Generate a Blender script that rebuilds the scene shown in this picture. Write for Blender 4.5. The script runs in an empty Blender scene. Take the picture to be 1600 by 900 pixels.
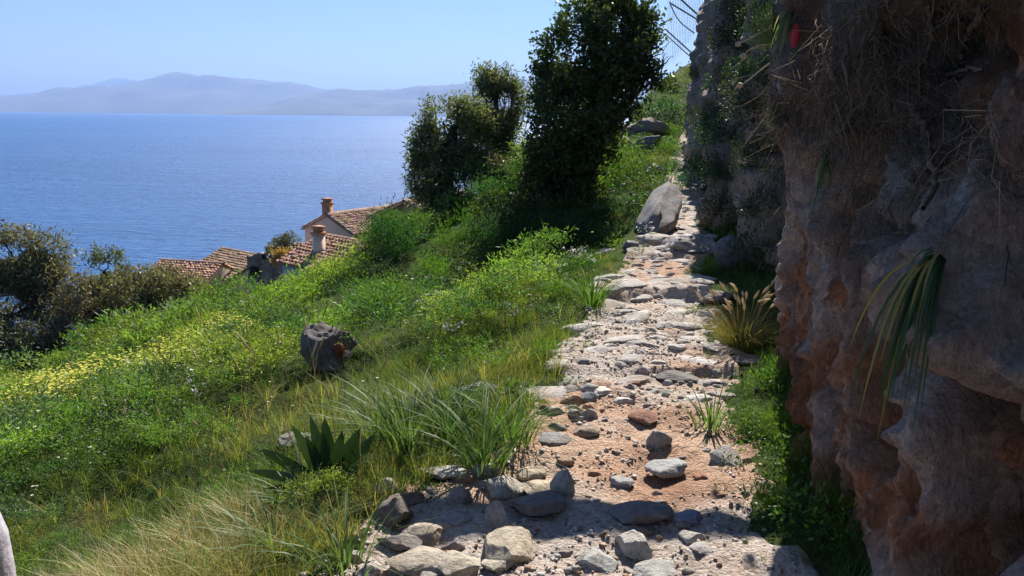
import bpy, math, random
import numpy as np
from mathutils import Vector, Matrix
from mathutils.bvhtree import BVHTree

random.seed(7)
rng = np.random.default_rng(7)
SC = bpy.context.scene
COL = SC.collection

# ------------------------------------------------------------------ camera
FPX = 1250.0                       # focal length in pixels of the 1600 px wide photograph
PITCH, ROLL = math.radians(12.3), math.radians(0.54)
CAM = np.array((0.0, 0.0, 1.65))
_f = np.array((0, math.cos(PITCH), -math.sin(PITCH)))
_r0 = np.array((1.0, 0, 0)); _u0 = np.array((0, math.sin(PITCH), math.cos(PITCH)))
_r = _r0 * math.cos(ROLL) + _u0 * math.sin(ROLL)
_u = _u0 * math.cos(ROLL) - _r0 * math.sin(ROLL)
cam_d = bpy.data.cameras.new('camera'); cam = bpy.data.objects.new('camera', cam_d); COL.objects.link(cam)
cam_d.sensor_width = 36.0; cam_d.lens = 36.0 * FPX / 1600.0
cam_d.clip_start = 0.05; cam_d.clip_end = 120000.0
cam.matrix_world = Matrix(((_r[0], _u[0], -_f[0], CAM[0]), (_r[1], _u[1], -_f[1], CAM[1]), (_r[2], _u[2], -_f[2], CAM[2]), (0, 0, 0, 1)))
SC.camera = cam

# ------------------------------------------------------------------ sky, sun, exposure
SUN_AZ, SUN_EL = math.radians(15.0), math.radians(40.5)     # azimuth from +Y towards +X
W = bpy.data.worlds.new('World'); SC.world = W; W.use_nodes = True
nt = W.node_tree; nt.nodes.clear()
sky = nt.nodes.new('ShaderNodeTexSky'); sky.sky_type = 'NISHITA'; sky.sun_disc = False
sky.sun_elevation = SUN_EL; sky.sun_rotation = SUN_AZ
sky.altitude = 60; sky.air_density = 1.0; sky.dust_density = 0.0; sky.ozone_density = 6.0
bg = nt.nodes.new('ShaderNodeBackground'); bg.inputs['Strength'].default_value = 0.05
wo = nt.nodes.new('ShaderNodeOutputWorld')
nt.links.new(sky.outputs[0], bg.inputs[0]); nt.links.new(bg.outputs[0], wo.inputs[0])
sun_d = bpy.data.lights.new('sun', 'SUN'); sun_d.energy = 5.0; sun_d.angle = math.radians(0.5); sun_d.color = (1.0, 0.95, 0.87)
sun = bpy.data.objects.new('sun', sun_d); COL.objects.link(sun)
SUN_DIR = Vector((math.sin(SUN_AZ) * math.cos(SUN_EL), math.cos(SUN_AZ) * math.cos(SUN_EL), math.sin(SUN_EL)))
sun.rotation_euler = SUN_DIR.to_track_quat('Z', 'Y').to_euler()
SC.view_settings.view_transform = 'Standard'; SC.view_settings.look = 'None'
SC.view_settings.exposure = 1.1; SC.view_settings.gamma = 1.0
SC.render.engine = 'CYCLES'
SC.cycles.use_denoising = True
SC.cycles.max_bounces = 6; SC.cycles.diffuse_bounces = 4; SC.cycles.glossy_bounces = 2
SC.cycles.transmission_bounces = 3; SC.cycles.transparent_max_bounces = 4; SC.cycles.volume_bounces = 0
SC.cycles.sample_clamp_indirect = 4.0

# ------------------------------------------------------------------ small maths helpers
_perm = np.random.default_rng(3).permutation(256); _perm = np.concatenate([_perm, _perm, _perm])
_grad = np.random.default_rng(4).normal(size=(256, 3)); _grad /= np.linalg.norm(_grad, axis=1)[:, None]

def pnoise(p):
    p = np.asarray(p, float); i = np.floor(p).astype(int); f = p - i; i &= 255
    w = f * f * f * (f * (f * 6 - 15) + 10)
    out = 0
    for dx in (0, 1):
        for dy in (0, 1):
            for dz in (0, 1):
                g = _grad[_perm[_perm[_perm[i[..., 0] + dx] + i[..., 1] + dy] + i[..., 2] + dz]]
                dot = g[..., 0] * (f[..., 0] - dx) + g[..., 1] * (f[..., 1] - dy) + g[..., 2] * (f[..., 2] - dz)
                wx = w[..., 0] if dx else 1 - w[..., 0]
                wy = w[..., 1] if dy else 1 - w[..., 1]
                wz = w[..., 2] if dz else 1 - w[..., 2]
                out = out + dot * wx * wy * wz
    return out * 1.6

def fbm(p, octaves=4, gain=0.5, lac=2.1):
    p = np.asarray(p, float); a, s, t = 1.0, 0.0, 0.0
    for k in range(octaves):
        s = s + a * pnoise(p * lac ** k + 17.3 * k); t += a; a *= gain
    return s / t

def sstep(x, a, b):
    t = np.clip((x - a) / (b - a), 0, 1); return t * t * (3 - 2 * t)

def ray(u, v):
    return _f + _r * ((u - 800.0) / FPX) + _u * ((450.0 - v) / FPX)

def at(u, v, Y):
    d = ray(u, v); return CAM + d * (Y / d[1])

# ------------------------------------------------------------------ ground shape
_yt = np.arange(-30, 140, 0.1)
def _table(ys, xs, sig=5):
    a = np.interp(_yt, ys, xs); k = np.exp(-0.5 * (np.arange(-15, 16) / sig) ** 2); k /= k.sum()
    a = np.convolve(np.pad(a, 15, 'edge'), k, 'valid'); return lambda Y: np.interp(Y, _yt, a)
path_x = _table([-30, 0, 1.5, 2.6, 3.1, 3.9, 4.8, 6.3, 8.2, 9.8, 12.1, 15, 20, 26, 32, 38, 50, 140], [-3, -.2, -.05, .11, .22, .66, .82, 1.09, 1.44, 2.02, 2.56, 3.25, 4.2, 5.45, 7.0, 9.2, 14, 45])
path_w = _table([0, 2.6, 3.1, 3.9, 6.3, 8.2, 9.8, 12, 15, 26, 50], [.8, .84, .82, .54, .48, .44, .40, .34, .34, .36, .5])
path_z = _table([0, 10, 12, 16, 26, 32, 38, 45, 60, 140], [0, 0, .0, .12, .42, .8, 2.0, 3.6, 5.5, 9.0], 10)
cliff_x = _table([-30, -4, 0, 2.6, 3.8, 4.9, 5.15, 5.6, 7, 8.5, 10, 12, 15, 20, 26, 32, 38, 50, 140], [0, .95, 1.08, 1.28, 1.53, 1.73, 1.82, 2.5, 2.72, 2.88, 3.05, 3.3, 3.95, 4.9, 6.0, 7.35, 9.6, 14.6, 46], 1.6)
cliff_h = _table([-30, 3, 5, 6, 9, 12, 15, 22, 30, 40, 140], [3.2, 2.8, 2.6, 2.8, 3.0, 3.5, 4.0, 4.8, 5.2, 4.2, 8], 4)

def softplus(x, k=1.0):
    return np.where(x / k > 30, x, k * np.log1p(np.exp(np.clip(x / k, -50, 30))))

def bank_edge(X):
    return 18.5 + 3.2 * softplus(X + .6, .4) - .9 * softplus(-X - 7.5, 1.0)

def ground(X, Y, detail=True):
    X = np.asarray(X, float); Y = np.asarray(Y, float)
    dl = np.maximum(path_x(Y) - path_w(Y) - X, 0.0)
    dr = np.maximum(X - path_x(Y) - path_w(Y), 0.0)
    d2 = np.maximum(dl - .75 * np.maximum(path_x(Y) - 1.6, 0) * sstep(dl, .2, 3.2), 0)
    z = path_z(Y) - 0.335 * (np.sqrt(d2 * d2 + 0.36) - 0.6) + 0.12 * np.minimum(dr, 1.2) - 0.12 * sstep(dl, 0, .5) * sstep(Y, 1.5, 2.5) * (1 - sstep(Y, 3.2, 4.5)) * 0.6
    z = z - 0.25 * softplus(-X - 26, 3)
    ye = bank_edge(X)
    e = Y - ye
    drop = 0.85 * (softplus(e, 0.8) - softplus(e - 8, 1.0)) + 0.14 * (softplus(e - 8, 1) - softplus(e - 52, 3)) + 1.2 * softplus(e - 52, 3)
    z = z - .55 * sstep(Y, 9.0, 10.3) * (1 - sstep(Y, 13.5, 16.5)) * sstep(dl, .25, 1.0) * (1 - sstep(dl, 3.6, 5.6))
    z = z - drop - .50 * (np.exp(-((X + 4.9) / 1.5) ** 2 - ((Y - 17) / 2.4) ** 2))
    if detail:
        P = np.stack([X, Y, 0 * X], -1)
        m = sstep(dl, 0.1, 1.5)
        z = z + m * (0.22 * pnoise(P * 0.38 + 5) + 0.10 * pnoise(P * 1.1 + 9)) + 0.02 * fbm(P * 3.1, 2)
    return z

# ------------------------------------------------------------------ mesh helpers
def make_mesh(name, V, Q, mats=(), col=None, smooth=False, mat_idx=None):
    """V (n,3), Q (m,4) or (m,3) ints"""
    V = np.ascontiguousarray(V, np.float32); Q = np.ascontiguousarray(Q, np.int32)
    me = bpy.data.meshes.new(name); k = Q.shape[1]
    me.vertices.add(len(V)); me.vertices.foreach_set('co', V.ravel())
    me.loops.add(Q.size); me.loops.foreach_set('vertex_index', Q.ravel())
    me.polygons.add(len(Q)); me.polygons.foreach_set('loop_start', np.arange(0, Q.size, k, dtype=np.int32))
    if smooth: me.polygons.foreach_set('use_smooth', np.ones(len(Q), bool))
    if mat_idx is not None: me.polygons.foreach_set('material_index', np.ascontiguousarray(mat_idx, np.int32))
    me.update(calc_edges=True)
    if col is not None:
        a = me.attributes.new('col', 'FLOAT_COLOR', 'POINT')
        c = np.ones((len(V), 4), np.float32); c[:, :3] = col; a.data.foreach_set('color', c.ravel())
    for m in mats: me.materials.append(m)
    return me

def link(name, me, parent=None, loc=None, label=None, cat=None, group=None, kind=None):
    o = bpy.data.objects.new(name, me); COL.objects.link(o)
    if parent is not None: o.parent = parent
    if loc is not None: o.location = Vector(loc)
    tag(o, label, cat, group, kind); return o

def tag(o, label=None, cat=None, group=None, kind=None):
    if label: o['label'] = label
    if cat: o['category'] = cat
    if group: o['group'] = group
    if kind: o['kind'] = kind

def thing(name, loc, label, cat, group=None, rot=(0, 0, 0)):
    o = bpy.data.objects.new(name, None); COL.objects.link(o); o.location = Vector(loc); o.rotation_euler = rot
    o.empty_display_size = 0.2; tag(o, label, cat, group); return o

class Geo:
    """collects quads with a colour per vertex"""
    def __init__(s): s.V, s.Q, s.C, s.n = [], [], [], 0
    def add(s, V, Q, C=(1, 1, 1)):
        V = np.asarray(V, float).reshape(-1, 3); Q = np.asarray(Q, int).reshape(-1, 4)
        C = np.broadcast_to(np.asarray(C, float), (len(V), 3))
        s.V.append(V); s.Q.append(Q + s.n); s.C.append(C); s.n += len(V)
    def arrays(s): return np.concatenate(s.V), np.concatenate(s.Q), np.concatenate(s.C)
    def mesh(s, name, mat, smooth=False, offset=(0, 0, 0)):
        V, Q, C = s.arrays(); return make_mesh(name, V - np.asarray(offset, float), Q, [mat], C, smooth)

def tube(pts, rad, n=6):
    pts = np.asarray(pts, float); m = len(pts); rad = np.broadcast_to(np.asarray(rad, float), (m,))
    T = np.gradient(pts, axis=0); T /= np.linalg.norm(T, axis=1)[:, None] + 1e-9
    ref = np.array((0.31, 0.21, 0.93)); A = np.cross(T, ref); A /= np.linalg.norm(A, axis=1)[:, None] + 1e-9
    B = np.cross(T, A); ang = np.arange(n) * 2 * math.pi / n
    V = pts[:, None] + rad[:, None, None] * (A[:, None] * np.cos(ang)[None, :, None] + B[:, None] * np.sin(ang)[None, :, None])
    i = np.arange(m - 1)[:, None] * n; j = np.arange(n)[None]; k = (j + 1) % n
    Q = np.stack([i + j, i + k, i + n + k, i + n + j], -1).reshape(-1, 4)
    return V.reshape(-1, 3), Q

def wobble(a, b, n=8, amp=0.1, sag=0.0, seed=0):
    r = np.random.default_rng(seed); t = np.linspace(0, 1, n)[:, None]
    L = np.linalg.norm(np.subtract(b, a)); P = np.asarray(a) * (1 - t) + np.asarray(b) * t
    off = r.normal(size=(n, 3)).cumsum(0); off -= off[0] * (1 - t) + off[-1] * t
    P = P + off * amp * L / math.sqrt(n); P[:, 2] -= (sag * L * 4 * t * (1 - t))[:, 0]; return P

def box(c, s, yaw=0.0):
    c = np.asarray(c, float); s = np.asarray(s, float) / 2
    v = np.array([[x, y, z] for z in (-1, 1) for y in (-1, 1) for x in (-1, 1)], float) * s
    ca, sa = math.cos(yaw), math.sin(yaw); v = np.stack([v[:, 0] * ca - v[:, 1] * sa, v[:, 0] * sa + v[:, 1] * ca, v[:, 2]], -1) + c
    return v, np.array([[0, 2, 3, 1], [4, 5, 7, 6], [0, 1, 5, 4], [2, 6, 7, 3], [0, 4, 6, 2], [1, 3, 7, 5]])

# ------------------------------------------------------------------ materials
def mat_new(name):
    m = bpy.data.materials.new(name); m.use_nodes = True; t = m.node_tree; t.nodes.clear()
    out = t.nodes.new('ShaderNodeOutputMaterial'); return m, t, out

def N(t, typ, **kw):
    n = t.nodes.new(typ)
    for k, v in kw.items():
        if k.startswith('i_'): n.inputs[k[2:].replace('_', ' ')].default_value = v
        else: setattr(n, k, v)
    return n

def ramp(t, fac, stops):
    r = t.nodes.new('ShaderNodeValToRGB'); e = r.color_ramp.elements
    while len(e) < len(stops): e.new(0.5)
    for el, (p, c) in zip(e, stops): el.position = p; el.color = (*c, 1)
    t.links.new(fac, r.inputs[0]); return r.outputs[0]

def noise(t, vec, scale, detail=4, rough=0.55, dist=0.0):
    n = N(t, 'ShaderNodeTexNoise', i_Scale=scale, i_Detail=detail, i_Roughness=rough, i_Distortion=dist); t.links.new(vec, n.inputs['Vector']); return n.outputs['Fac']

def mix(t, fac, a, b, mode='MIX'):
    n = N(t, 'ShaderNodeMix', data_type='RGBA', blend_type=mode)
    for val, s in ((fac, n.inputs[0]), (a, n.inputs[6]), (b, n.inputs[7])):
        if isinstance(val, (int, float)): s.default_value = val
        elif isinstance(val, tuple): s.default_value = (*val, 1)
        else: t.links.new(val, s)
    return n.outputs[2]

def mapping(t, vec, scale=(1, 1, 1), rot=(0, 0, 0)):
    m = N(t, 'ShaderNodeMapping'); m.inputs['Scale'].default_value = scale; m.inputs['Rotation'].default_value = rot
    t.links.new(vec, m.inputs[0]); return m.outputs[0]

def bump(t, h, strength, dist=0.02, normal=None):
    b = N(t, 'ShaderNodeBump', i_Strength=strength, i_Distance=dist); t.links.new(h, b.inputs['Height'])
    if normal is not None: t.links.new(normal, b.inputs['Normal'])
    return b.outputs[0]

def principled(t, out, col, rough=0.85, spec=0.25, normal=None):
    p = N(t, 'ShaderNodeBsdfPrincipled', i_Roughness=rough); p.inputs['Specular IOR Level'].default_value = spec
    if isinstance(col, tuple): p.inputs['Base Color'].default_value = (*col, 1)
    else: t.links.new(col, p.inputs['Base Color'])
    if normal is not None: t.links.new(normal, p.inputs['Normal'])
    t.links.new(p.outputs[0], out.inputs[0]); return p

def leaf_mat(name, trans=0.4, tint=(1.25, 1.3, 0.6), gloss=0.02, rough=0.5):
    m, t, out = mat_new(name)
    a = N(t, 'ShaderNodeAttribute', attribute_name='col')
    d = N(t, 'ShaderNodeBsdfDiffuse'); t.links.new(a.outputs['Color'], d.inputs[0])
    tr = N(t, 'ShaderNodeBsdfTranslucent'); t.links.new(mix(t, 1.0, a.outputs['Color'], tint, 'MULTIPLY'), tr.inputs[0])
    ms = N(t, 'ShaderNodeMixShader', i_Fac=trans); t.links.new(d.outputs[0], ms.inputs[1]); t.links.new(tr.outputs[0], ms.inputs[2])
    g = N(t, 'ShaderNodeBsdfGlossy', i_Roughness=rough); g.inputs[0].default_value = (1, 1, 1, 1)
    m2 = N(t, 'ShaderNodeMixShader', i_Fac=gloss); t.links.new(ms.outputs[0], m2.inputs[1]); t.links.new(g.outputs[0], m2.inputs[2])
    t.links.new(m2.outputs[0], out.inputs[0]); return m

M = {}
M['leaf'] = leaf_mat('leaf_green', 0.46, (1.2, 1.28, .58))
M['leaf_tree'] = leaf_mat('leaf_leathery', 0.36, gloss=0.03, rough=0.45)
M['leaf_dry'] = leaf_mat('leaf_dry', 0.35, (1.1, 1.0, 0.8), 0.03, 0.5)
M['leaf_thick'] = leaf_mat('leaf_thick', 0.10, gloss=0.03, rough=0.4)
M['petal'] = leaf_mat('petal', 0.3, (1, 1, 1), 0.02)

def attr_mat(name, rough=0.9, bscale=30, bstr=0.4):
    m, t, out = mat_new(name); a = N(t, 'ShaderNodeAttribute', attribute_name='col'); g = N(t, 'ShaderNodeNewGeometry')
    n = noise(t, g.outputs['Position'], bscale)
    c = mix(t, 1.0, a.outputs['Color'], ramp(t, n, [(0.3, (.6, .6, .6)), (0.7, (1.25, 1.25, 1.25))]), 'MULTIPLY')
    principled(t, out, c, rough, 0.15, bump(t, n, bstr, 0.02)); return m
M['bark'] = attr_mat('bark'); M['twig'] = attr_mat('twig', 0.9, 60, 0.2)

def rock_mat():
    m, t, out = mat_new('limestone'); oi = N(t, 'ShaderNodeObjectInfo'); tc = N(t, 'ShaderNodeTexCoord')
    add = N(t, 'ShaderNodeVectorMath', operation='ADD'); t.links.new(tc.outputs['Object'], add.inputs[0])
    sc = N(t, 'ShaderNodeVectorMath', operation='SCALE'); t.links.new(oi.outputs['Location'], sc.inputs[0]); sc.inputs['Scale'].default_value = 3.7; t.links.new(sc.outputs[0], add.inputs[1])
    g = N(t, 'ShaderNodeNewGeometry'); v = g.outputs['Position']
    n1 = noise(t, v, 9, 8, 0.65); n2 = noise(t, v, 45, 6, 0.7); n3 = noise(t, v, 3, 3)
    vo = N(t, 'ShaderNodeTexVoronoi', i_Scale=38.0, feature='F1'); t.links.new(v, vo.inputs['Vector'])
    c = mix(t, 1.0, oi.outputs['Color'], ramp(t, n1, [(0.25, (.55, .53, .52)), (0.5, (.95, .94, .92)), (0.75, (1.25, 1.22, 1.18))]), 'MULTIPLY')
    c = mix(t, ramp(t, n3, [(0.52, (0, 0, 0)), (0.7, (.45, .45, .45))]), c, (0.33, 0.2, 0.11))
    c = mix(t, 1.0, c, ramp(t, n2, [(0.3, (.62, .62, .62)), (0.55, (1.05, 1.05, 1.05))]), 'MULTIPLY')
    c = mix(t, ramp(t, vo.outputs['Distance'], [(0.08, (.35, .35, .35)), (0.22, (0, 0, 0))]), c, (0.1, 0.09, 0.085))
    h = N(t, 'ShaderNodeMath', operation='ADD'); t.links.new(n1, h.inputs[0]); t.links.new(n2, h.inputs[1])
    principled(t, out, c, 0.85, 0.25, bump(t, h.outputs[0], 0.75, 0.025)); return m
M['rock'] = rock_mat()

def cliff_mat():
    m, t, out = mat_new('cliff_rock'); g = N(t, 'ShaderNodeNewGeometry'); v = g.outputs['Position']
    a = N(t, 'ShaderNodeAttribute', attribute_name='col'); sep = N(t, 'ShaderNodeSeparateColor'); t.links.new(a.outputs['Color'], sep.inputs[0])
    vs = mapping(t, v, (1, 1, 0.28))
    n1 = noise(t, vs, 3.2, 8, 0.62, 0.6); n2 = noise(t, v, 22, 8, 0.7); n3 = noise(t, vs, 9, 6, 0.65, 0.3)
    c = ramp(t, n1, [(0.28, (.24, .195, .17)), (0.42, (.49, .41, .37)), (0.56, (.63, .56, .53)), (0.75, (.70, .66, .63))])
    c = mix(t, 1.0, c, ramp(t, sep.outputs[2], [(0.05, (.68, .49, .38)), (0.35, (.98, .88, .82)), (0.8, (1.14, 1.06, 1.0))]), 'MULTIPLY')  # recesses painted darker rust, bulges paler, to stand in for relief shading
    c = mix(t, sep.outputs[0], c, ramp(t, n3, [(0.3, (.36, .15, .075)), (0.6, (.62, .28, .14)), (0.8, (.62, .38, .24))]))
    c = mix(t, 1.0, c, ramp(t, n2, [(0.3, (.74, .72, .7)), (0.6, (1.16, 1.14, 1.12))]), 'MULTIPLY')
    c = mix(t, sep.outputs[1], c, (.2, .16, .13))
    nd = N(t, 'ShaderNodeTexNoise', i_Scale=5.0, i_Detail=4.0); t.links.new(v, nd.inputs['Vector'])
    vd = N(t, 'ShaderNodeVectorMath', operation='MULTIPLY_ADD'); t.links.new(nd.outputs['Color'], vd.inputs[0]); vd.inputs[1].default_value = (.35, .35, .35); t.links.new(mapping(t, v, (1, 1, .42)), vd.inputs[2])
    vc = N(t, 'ShaderNodeTexVoronoi', i_Scale=5.5, feature='DISTANCE_TO_EDGE'); t.links.new(vd.outputs[0], vc.inputs['Vector'])
    vc2 = N(t, 'ShaderNodeTexVoronoi', i_Scale=19.0, feature='DISTANCE_TO_EDGE'); t.links.new(vd.outputs[0], vc2.inputs['Vector'])
    ck = ramp(t, vc.outputs['Distance'], [(0.0, (.25, .25, .25)), (0.06, (1, 1, 1))]); ck2 = ramp(t, vc2.outputs['Distance'], [(0.0, (.62, .62, .62)), (0.12, (1, 1, 1))]); ckm = mix(t, 1.0, ck, mix(t, ramp(t, n3, [(.45, (0, 0, 0)), (.6, (1, 1, 1))]), (1.0, 1.0, 1.0), ck2), 'MULTIPLY')
    c = mix(t, ramp(t, n1, [(.40, (.28, .28, .28)), (.6, (0.0, .0, .0))]), c, mix(t, 1.0, c, ckm, 'MULTIPLY'))
    lv = N(t, 'ShaderNodeTexVoronoi', i_Scale=24.0); t.links.new(v, lv.inputs['Vector']); lm = mix(t, 1.0, ramp(t, lv.outputs['Distance'], [(.12, (1, 1, 1)), (.3, (0, 0, 0))]), ramp(t, n1, [(.5, (0, 0, 0)), (.62, (.7, .7, .7))]), 'MULTIPLY'); c = mix(t, lm, c, (.62, .60, .57))
    n4 = noise(t, mapping(t, v, (1, 1, .4)), 75, 6, 0.75)
    c = mix(t, 1.0, c, ramp(t, n4, [(0.34, (.70, .68, .66)), (0.5, (1.04, 1.04, 1.04)), (0.66, (1.3, 1.28, 1.25))]), 'MULTIPLY')
    h = N(t, 'ShaderNodeMath', operation='ADD'); t.links.new(n2, h.inputs[0]); t.links.new(n3, h.inputs[1])
    h2 = N(t, 'ShaderNodeMath', operation='MULTIPLY_ADD'); t.links.new(n4, h2.inputs[0]); h2.inputs[1].default_value = .5; t.links.new(h.outputs[0], h2.inputs[2])
    h3 = N(t, 'ShaderNodeMath', operation='MULTIPLY_ADD'); t.links.new(ckm, h3.inputs[0]); h3.inputs[1].default_value = .12; t.links.new(h2.outputs[0], h3.inputs[2]); h2 = h3
    principled(t, out, c, 0.92, 0.15, bump(t, h2.outputs[0], 1.0, 0.07)); return m
M['cliff'] = cliff_mat()

def dirt_mat():
    m, t, out = mat_new('path_dirt'); g = N(t, 'ShaderNodeNewGeometry'); v = g.outputs['Position']
    a = N(t, 'ShaderNodeAttribute', attribute_name='col'); sep = N(t, 'ShaderNodeSeparateColor'); t.links.new(a.outputs['Color'], sep.inputs[0])
    n1 = noise(t, v, 2.2, 5, 0.6); n2 = noise(t, v, 26, 8, 0.7); n3 = noise(t, v, 90, 4, 0.7)
    vo = N(t, 'ShaderNodeTexVoronoi', i_Scale=64.0, i_Randomness=1.0); t.links.new(v, vo.inputs['Vector'])
    dirt = ramp(t, n1, [(0.3, (.27, .145, .09)), (0.5, (.47, .305, .21)), (0.7, (.50, .39, .30))])
    stone = ramp(t, n2, [(0.3, (.26, .21, .175)), (0.5, (.50, .435, .385)), (0.7, (.62, .57, .525))])
    c = mix(t, sep.outputs[0], dirt, stone)
    peb = ramp(t, vo.outputs['Color'], [(0.2, (.84, .82, .8)), (0.8, (1.14, 1.13, 1.12))])
    c = mix(t, 0.8, c, peb, 'MULTIPLY')
    c = mix(t, 1.0, c, ramp(t, n3, [(0.3, (.7, .68, .66)), (0.6, (1.1, 1.1, 1.1))]), 'MULTIPLY')
    h = N(t, 'ShaderNodeMath', operation='MULTIPLY_ADD'); t.links.new(vo.outputs['Distance'], h.inputs[0]); h.inputs[1].default_value = -0.35; t.links.new(n2, h.inputs[2])
    principled(t, out, c, 0.95, 0.1, bump(t, h.outputs[0], 0.9, 0.03)); return m
M['dirt'] = dirt_mat()

def soil_mat():
    m, t, out = mat_new('soil'); g = N(t, 'ShaderNodeNewGeometry'); v = g.outputs['Position']
    n1 = noise(t, v, 1.3, 6, 0.65); n2 = noise(t, v, 14, 6, 0.7)
    c = ramp(t, n1, [(0.3, (.03, .05, .012)), (0.5, (.05, .075, .02)), (0.7, (.09, .085, .035))])
    c = mix(t, 1.0, c, ramp(t, n2, [(0.3, (.5, .5, .5)), (0.65, (1.3, 1.3, 1.3))]), 'MULTIPLY')
    principled(t, out, c, 1.0, 0.05, bump(t, n2, 1.0, 0.06)); return m
M['soil'] = soil_mat()

def sea_mat():
    m, t, out = mat_new('sea_water'); g = N(t, 'ShaderNodeNewGeometry'); v = g.outputs['Position']
    w1 = noise(t, mapping(t, v, (.09, .25, 1)), 1.0, 8, 0.68, 0.4); w2 = noise(t, mapping(t, v, (.012, .03, 1)), 1.0, 6, 0.6, 0.4); w3 = noise(t, mapping(t, v, (.0008, .0045, 1)), 1.0, 4, 0.55, .8)
    h = N(t, 'ShaderNodeMath', operation='ADD'); t.links.new(w1, h.inputs[0]); t.links.new(w2, h.inputs[1])
    c = ramp(t, w3, [(0.3, (.012, .085, .26)), (0.7, (.022, .125, .34))])
    c = mix(t, 1.0, c, ramp(t, w1, [(0.35, (.62, .66, .72)), (0.65, (1.35, 1.3, 1.25))]), 'MULTIPLY')
    p = principled(t, out, c, 0.45, 0.20, bump(t, h.outputs[0], 1.0, 4.0)); return m
M['sea'] = sea_mat()

def simple_mat(name, stops, scale=6, rough=0.9, bstr=0.3, bdist=0.01, spec=0.2):
    m, t, out = mat_new(name); g = N(t, 'ShaderNodeNewGeometry'); v = g.outputs['Position']
    n = noise(t, v, scale, 7, 0.65); principled(t, out, ramp(t, n, stops), rough, spec, bump(t, n, bstr, bdist)); return m
M['mountain'] = simple_mat('mountain_slope', [(0.3, (.05, .06, .035)), (0.6, (.13, .125, .09)), (0.8, (.22, .2, .17))], .0012, 1, 0.2, 30)
M['plaster'] = simple_mat('plaster', [(0.3, (.58, .48, .39)), (0.7, (.68, .58, .48))], 1.5)
M['plaster_grey'] = simple_mat('plaster_grey', [(0.3, (.36, .34, .33)), (0.7, (.48, .46, .44))], 1.5)
M['brick'] = simple_mat('chimney_brick', [(0.3, (.36, .17, .09)), (0.7, (.52, .29, .18))], 5)
M['rubble'] = simple_mat('rubble_wall', [(0.3, (.09, .07, .055)), (0.5, (.24, .18, .14)), (0.7, (.4, .32, .26))], 3.5, 0.95, 1.0, 0.2)
M['dark'] = simple_mat('dark_opening', [(0.3, (.01, .01, .01)), (0.7, (.02, .018, .016))], 3)
M['steel'] = simple_mat('galvanised_steel', [(0.3, (.13, .14, .16)), (0.7, (.2, .21, .23))], 8, 0.5)
M['post'] = simple_mat('pale_post', [(0.3, (.30, .27, .32)), (0.5, (.44, .41, .46)), (0.7, (.52, .49, .54))], 22, 0.95, 0.8, 0.01)
M['red'] = simple_mat('red_cloth', [(0.3, (.42, .02, .04)), (0.7, (.6, .06, .09))], 20)
M['tile'] = attr_mat('clay_tile', 0.85, 4, 0.1)

# ================================================================== SETTING
# sea
SEA_Z = -60.0
def sea():
    xs = np.linspace(-45000, 45000, 13); ys = np.concatenate([[-8000, -500], np.linspace(20, 42000, 14)])
    X, Y = np.meshgrid(xs, ys); V = np.stack([X, Y, 0 * X + SEA_Z], -1).reshape(-1, 3)
    nx = len(xs); i, j = np.meshgrid(np.arange(len(ys) - 1), np.arange(nx - 1), indexing='ij'); a = (i * nx + j).ravel()
    link('sea', make_mesh('sea', V, np.stack([a, a + 1, a + nx + 1, a + nx], -1), [M['sea']]), kind='structure')
sea()

# mountains on the far shore
def mountain(name, sky_pts, Yd, depth, seed, label=None):
    us = np.linspace(sky_pts[0][0], sky_pts[-1][0], 260); vs = np.interp(us, [p[0] for p in sky_pts], [p[1] for p in sky_pts])
    vs = vs + 3.6 * fbm(np.stack([us * .09, 0 * us + seed, 0 * us], -1), 5, .6) - 1.2 * np.abs(pnoise(np.stack([us * .035, 0 * us + seed + 9, 0 * us], -1)))
    top = np.array([at(u, v, Yd) for u, v in zip(us, vs)]); rows = 16; V = np.zeros((2 * rows - 1, len(us), 3))
    for k in range(2 * rows - 1):
        s = k / (rows - 1) - 1.0                      # -1 front foot .. 0 ridge .. 1 back foot
        H = top[:, 2] - SEA_Z
        prof = (1 - abs(s)) ** 0.8
        x = top[:, 0]; y = top[:, 1] + s * depth
        rid = fbm(np.stack([x / 1500, 0 * x + s * 3.2 + seed, 0 * x], -1), 5)
        z = SEA_Z - 40 + (H + 40) * np.clip(prof * (1 + 0.55 * rid * min(1, abs(s) * 4)), 0, 1)
        V[k] = np.stack([x + 0 * y, y, z], -1)
    n = len(us); i, j = np.meshgrid(np.arange(2 * rows - 2), np.arange(n - 1), indexing='ij'); a = (i * n + j).ravel()
    o = link(name, make_mesh(name, V.reshape(-1, 3), np.stack([a, a + 1, a + n + 1, a + n], -1), [M['mountain']], smooth=True), kind='structure')
mountain('mountain', [(-700, 160), (-300, 157), (0, 152), (60, 145), (92, 136), (130, 138), (150, 134), (185, 134), (215, 127), (240, 121), (258, 115), (278, 112.5), (295, 115), (315, 121), (332, 118.5), (360, 121), (400, 124), (435, 128.5), (456, 128), (500, 138), (560, 150), (640, 160), (760, 168), (1000, 170)], 20000, 3500, 1)
mountain('mountain', [(380, 170), (440, 158), (480, 147), (506, 141), (535, 139), (560, 141), (600, 140), (642, 138), (655, 133), (671, 134), (706, 133), (729, 130), (780, 128), (813, 123), (830, 125), (900, 130), (1000, 126), (1150, 132), (1500, 140)], 16500, 3000, 5)
mountain('mountain', [(-900, 158), (-100, 152), (40, 147), (120, 140), (176, 122), (200, 124), (225, 128), (300, 135), (420, 140), (700, 150)], 27000, 3000, 9)

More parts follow.
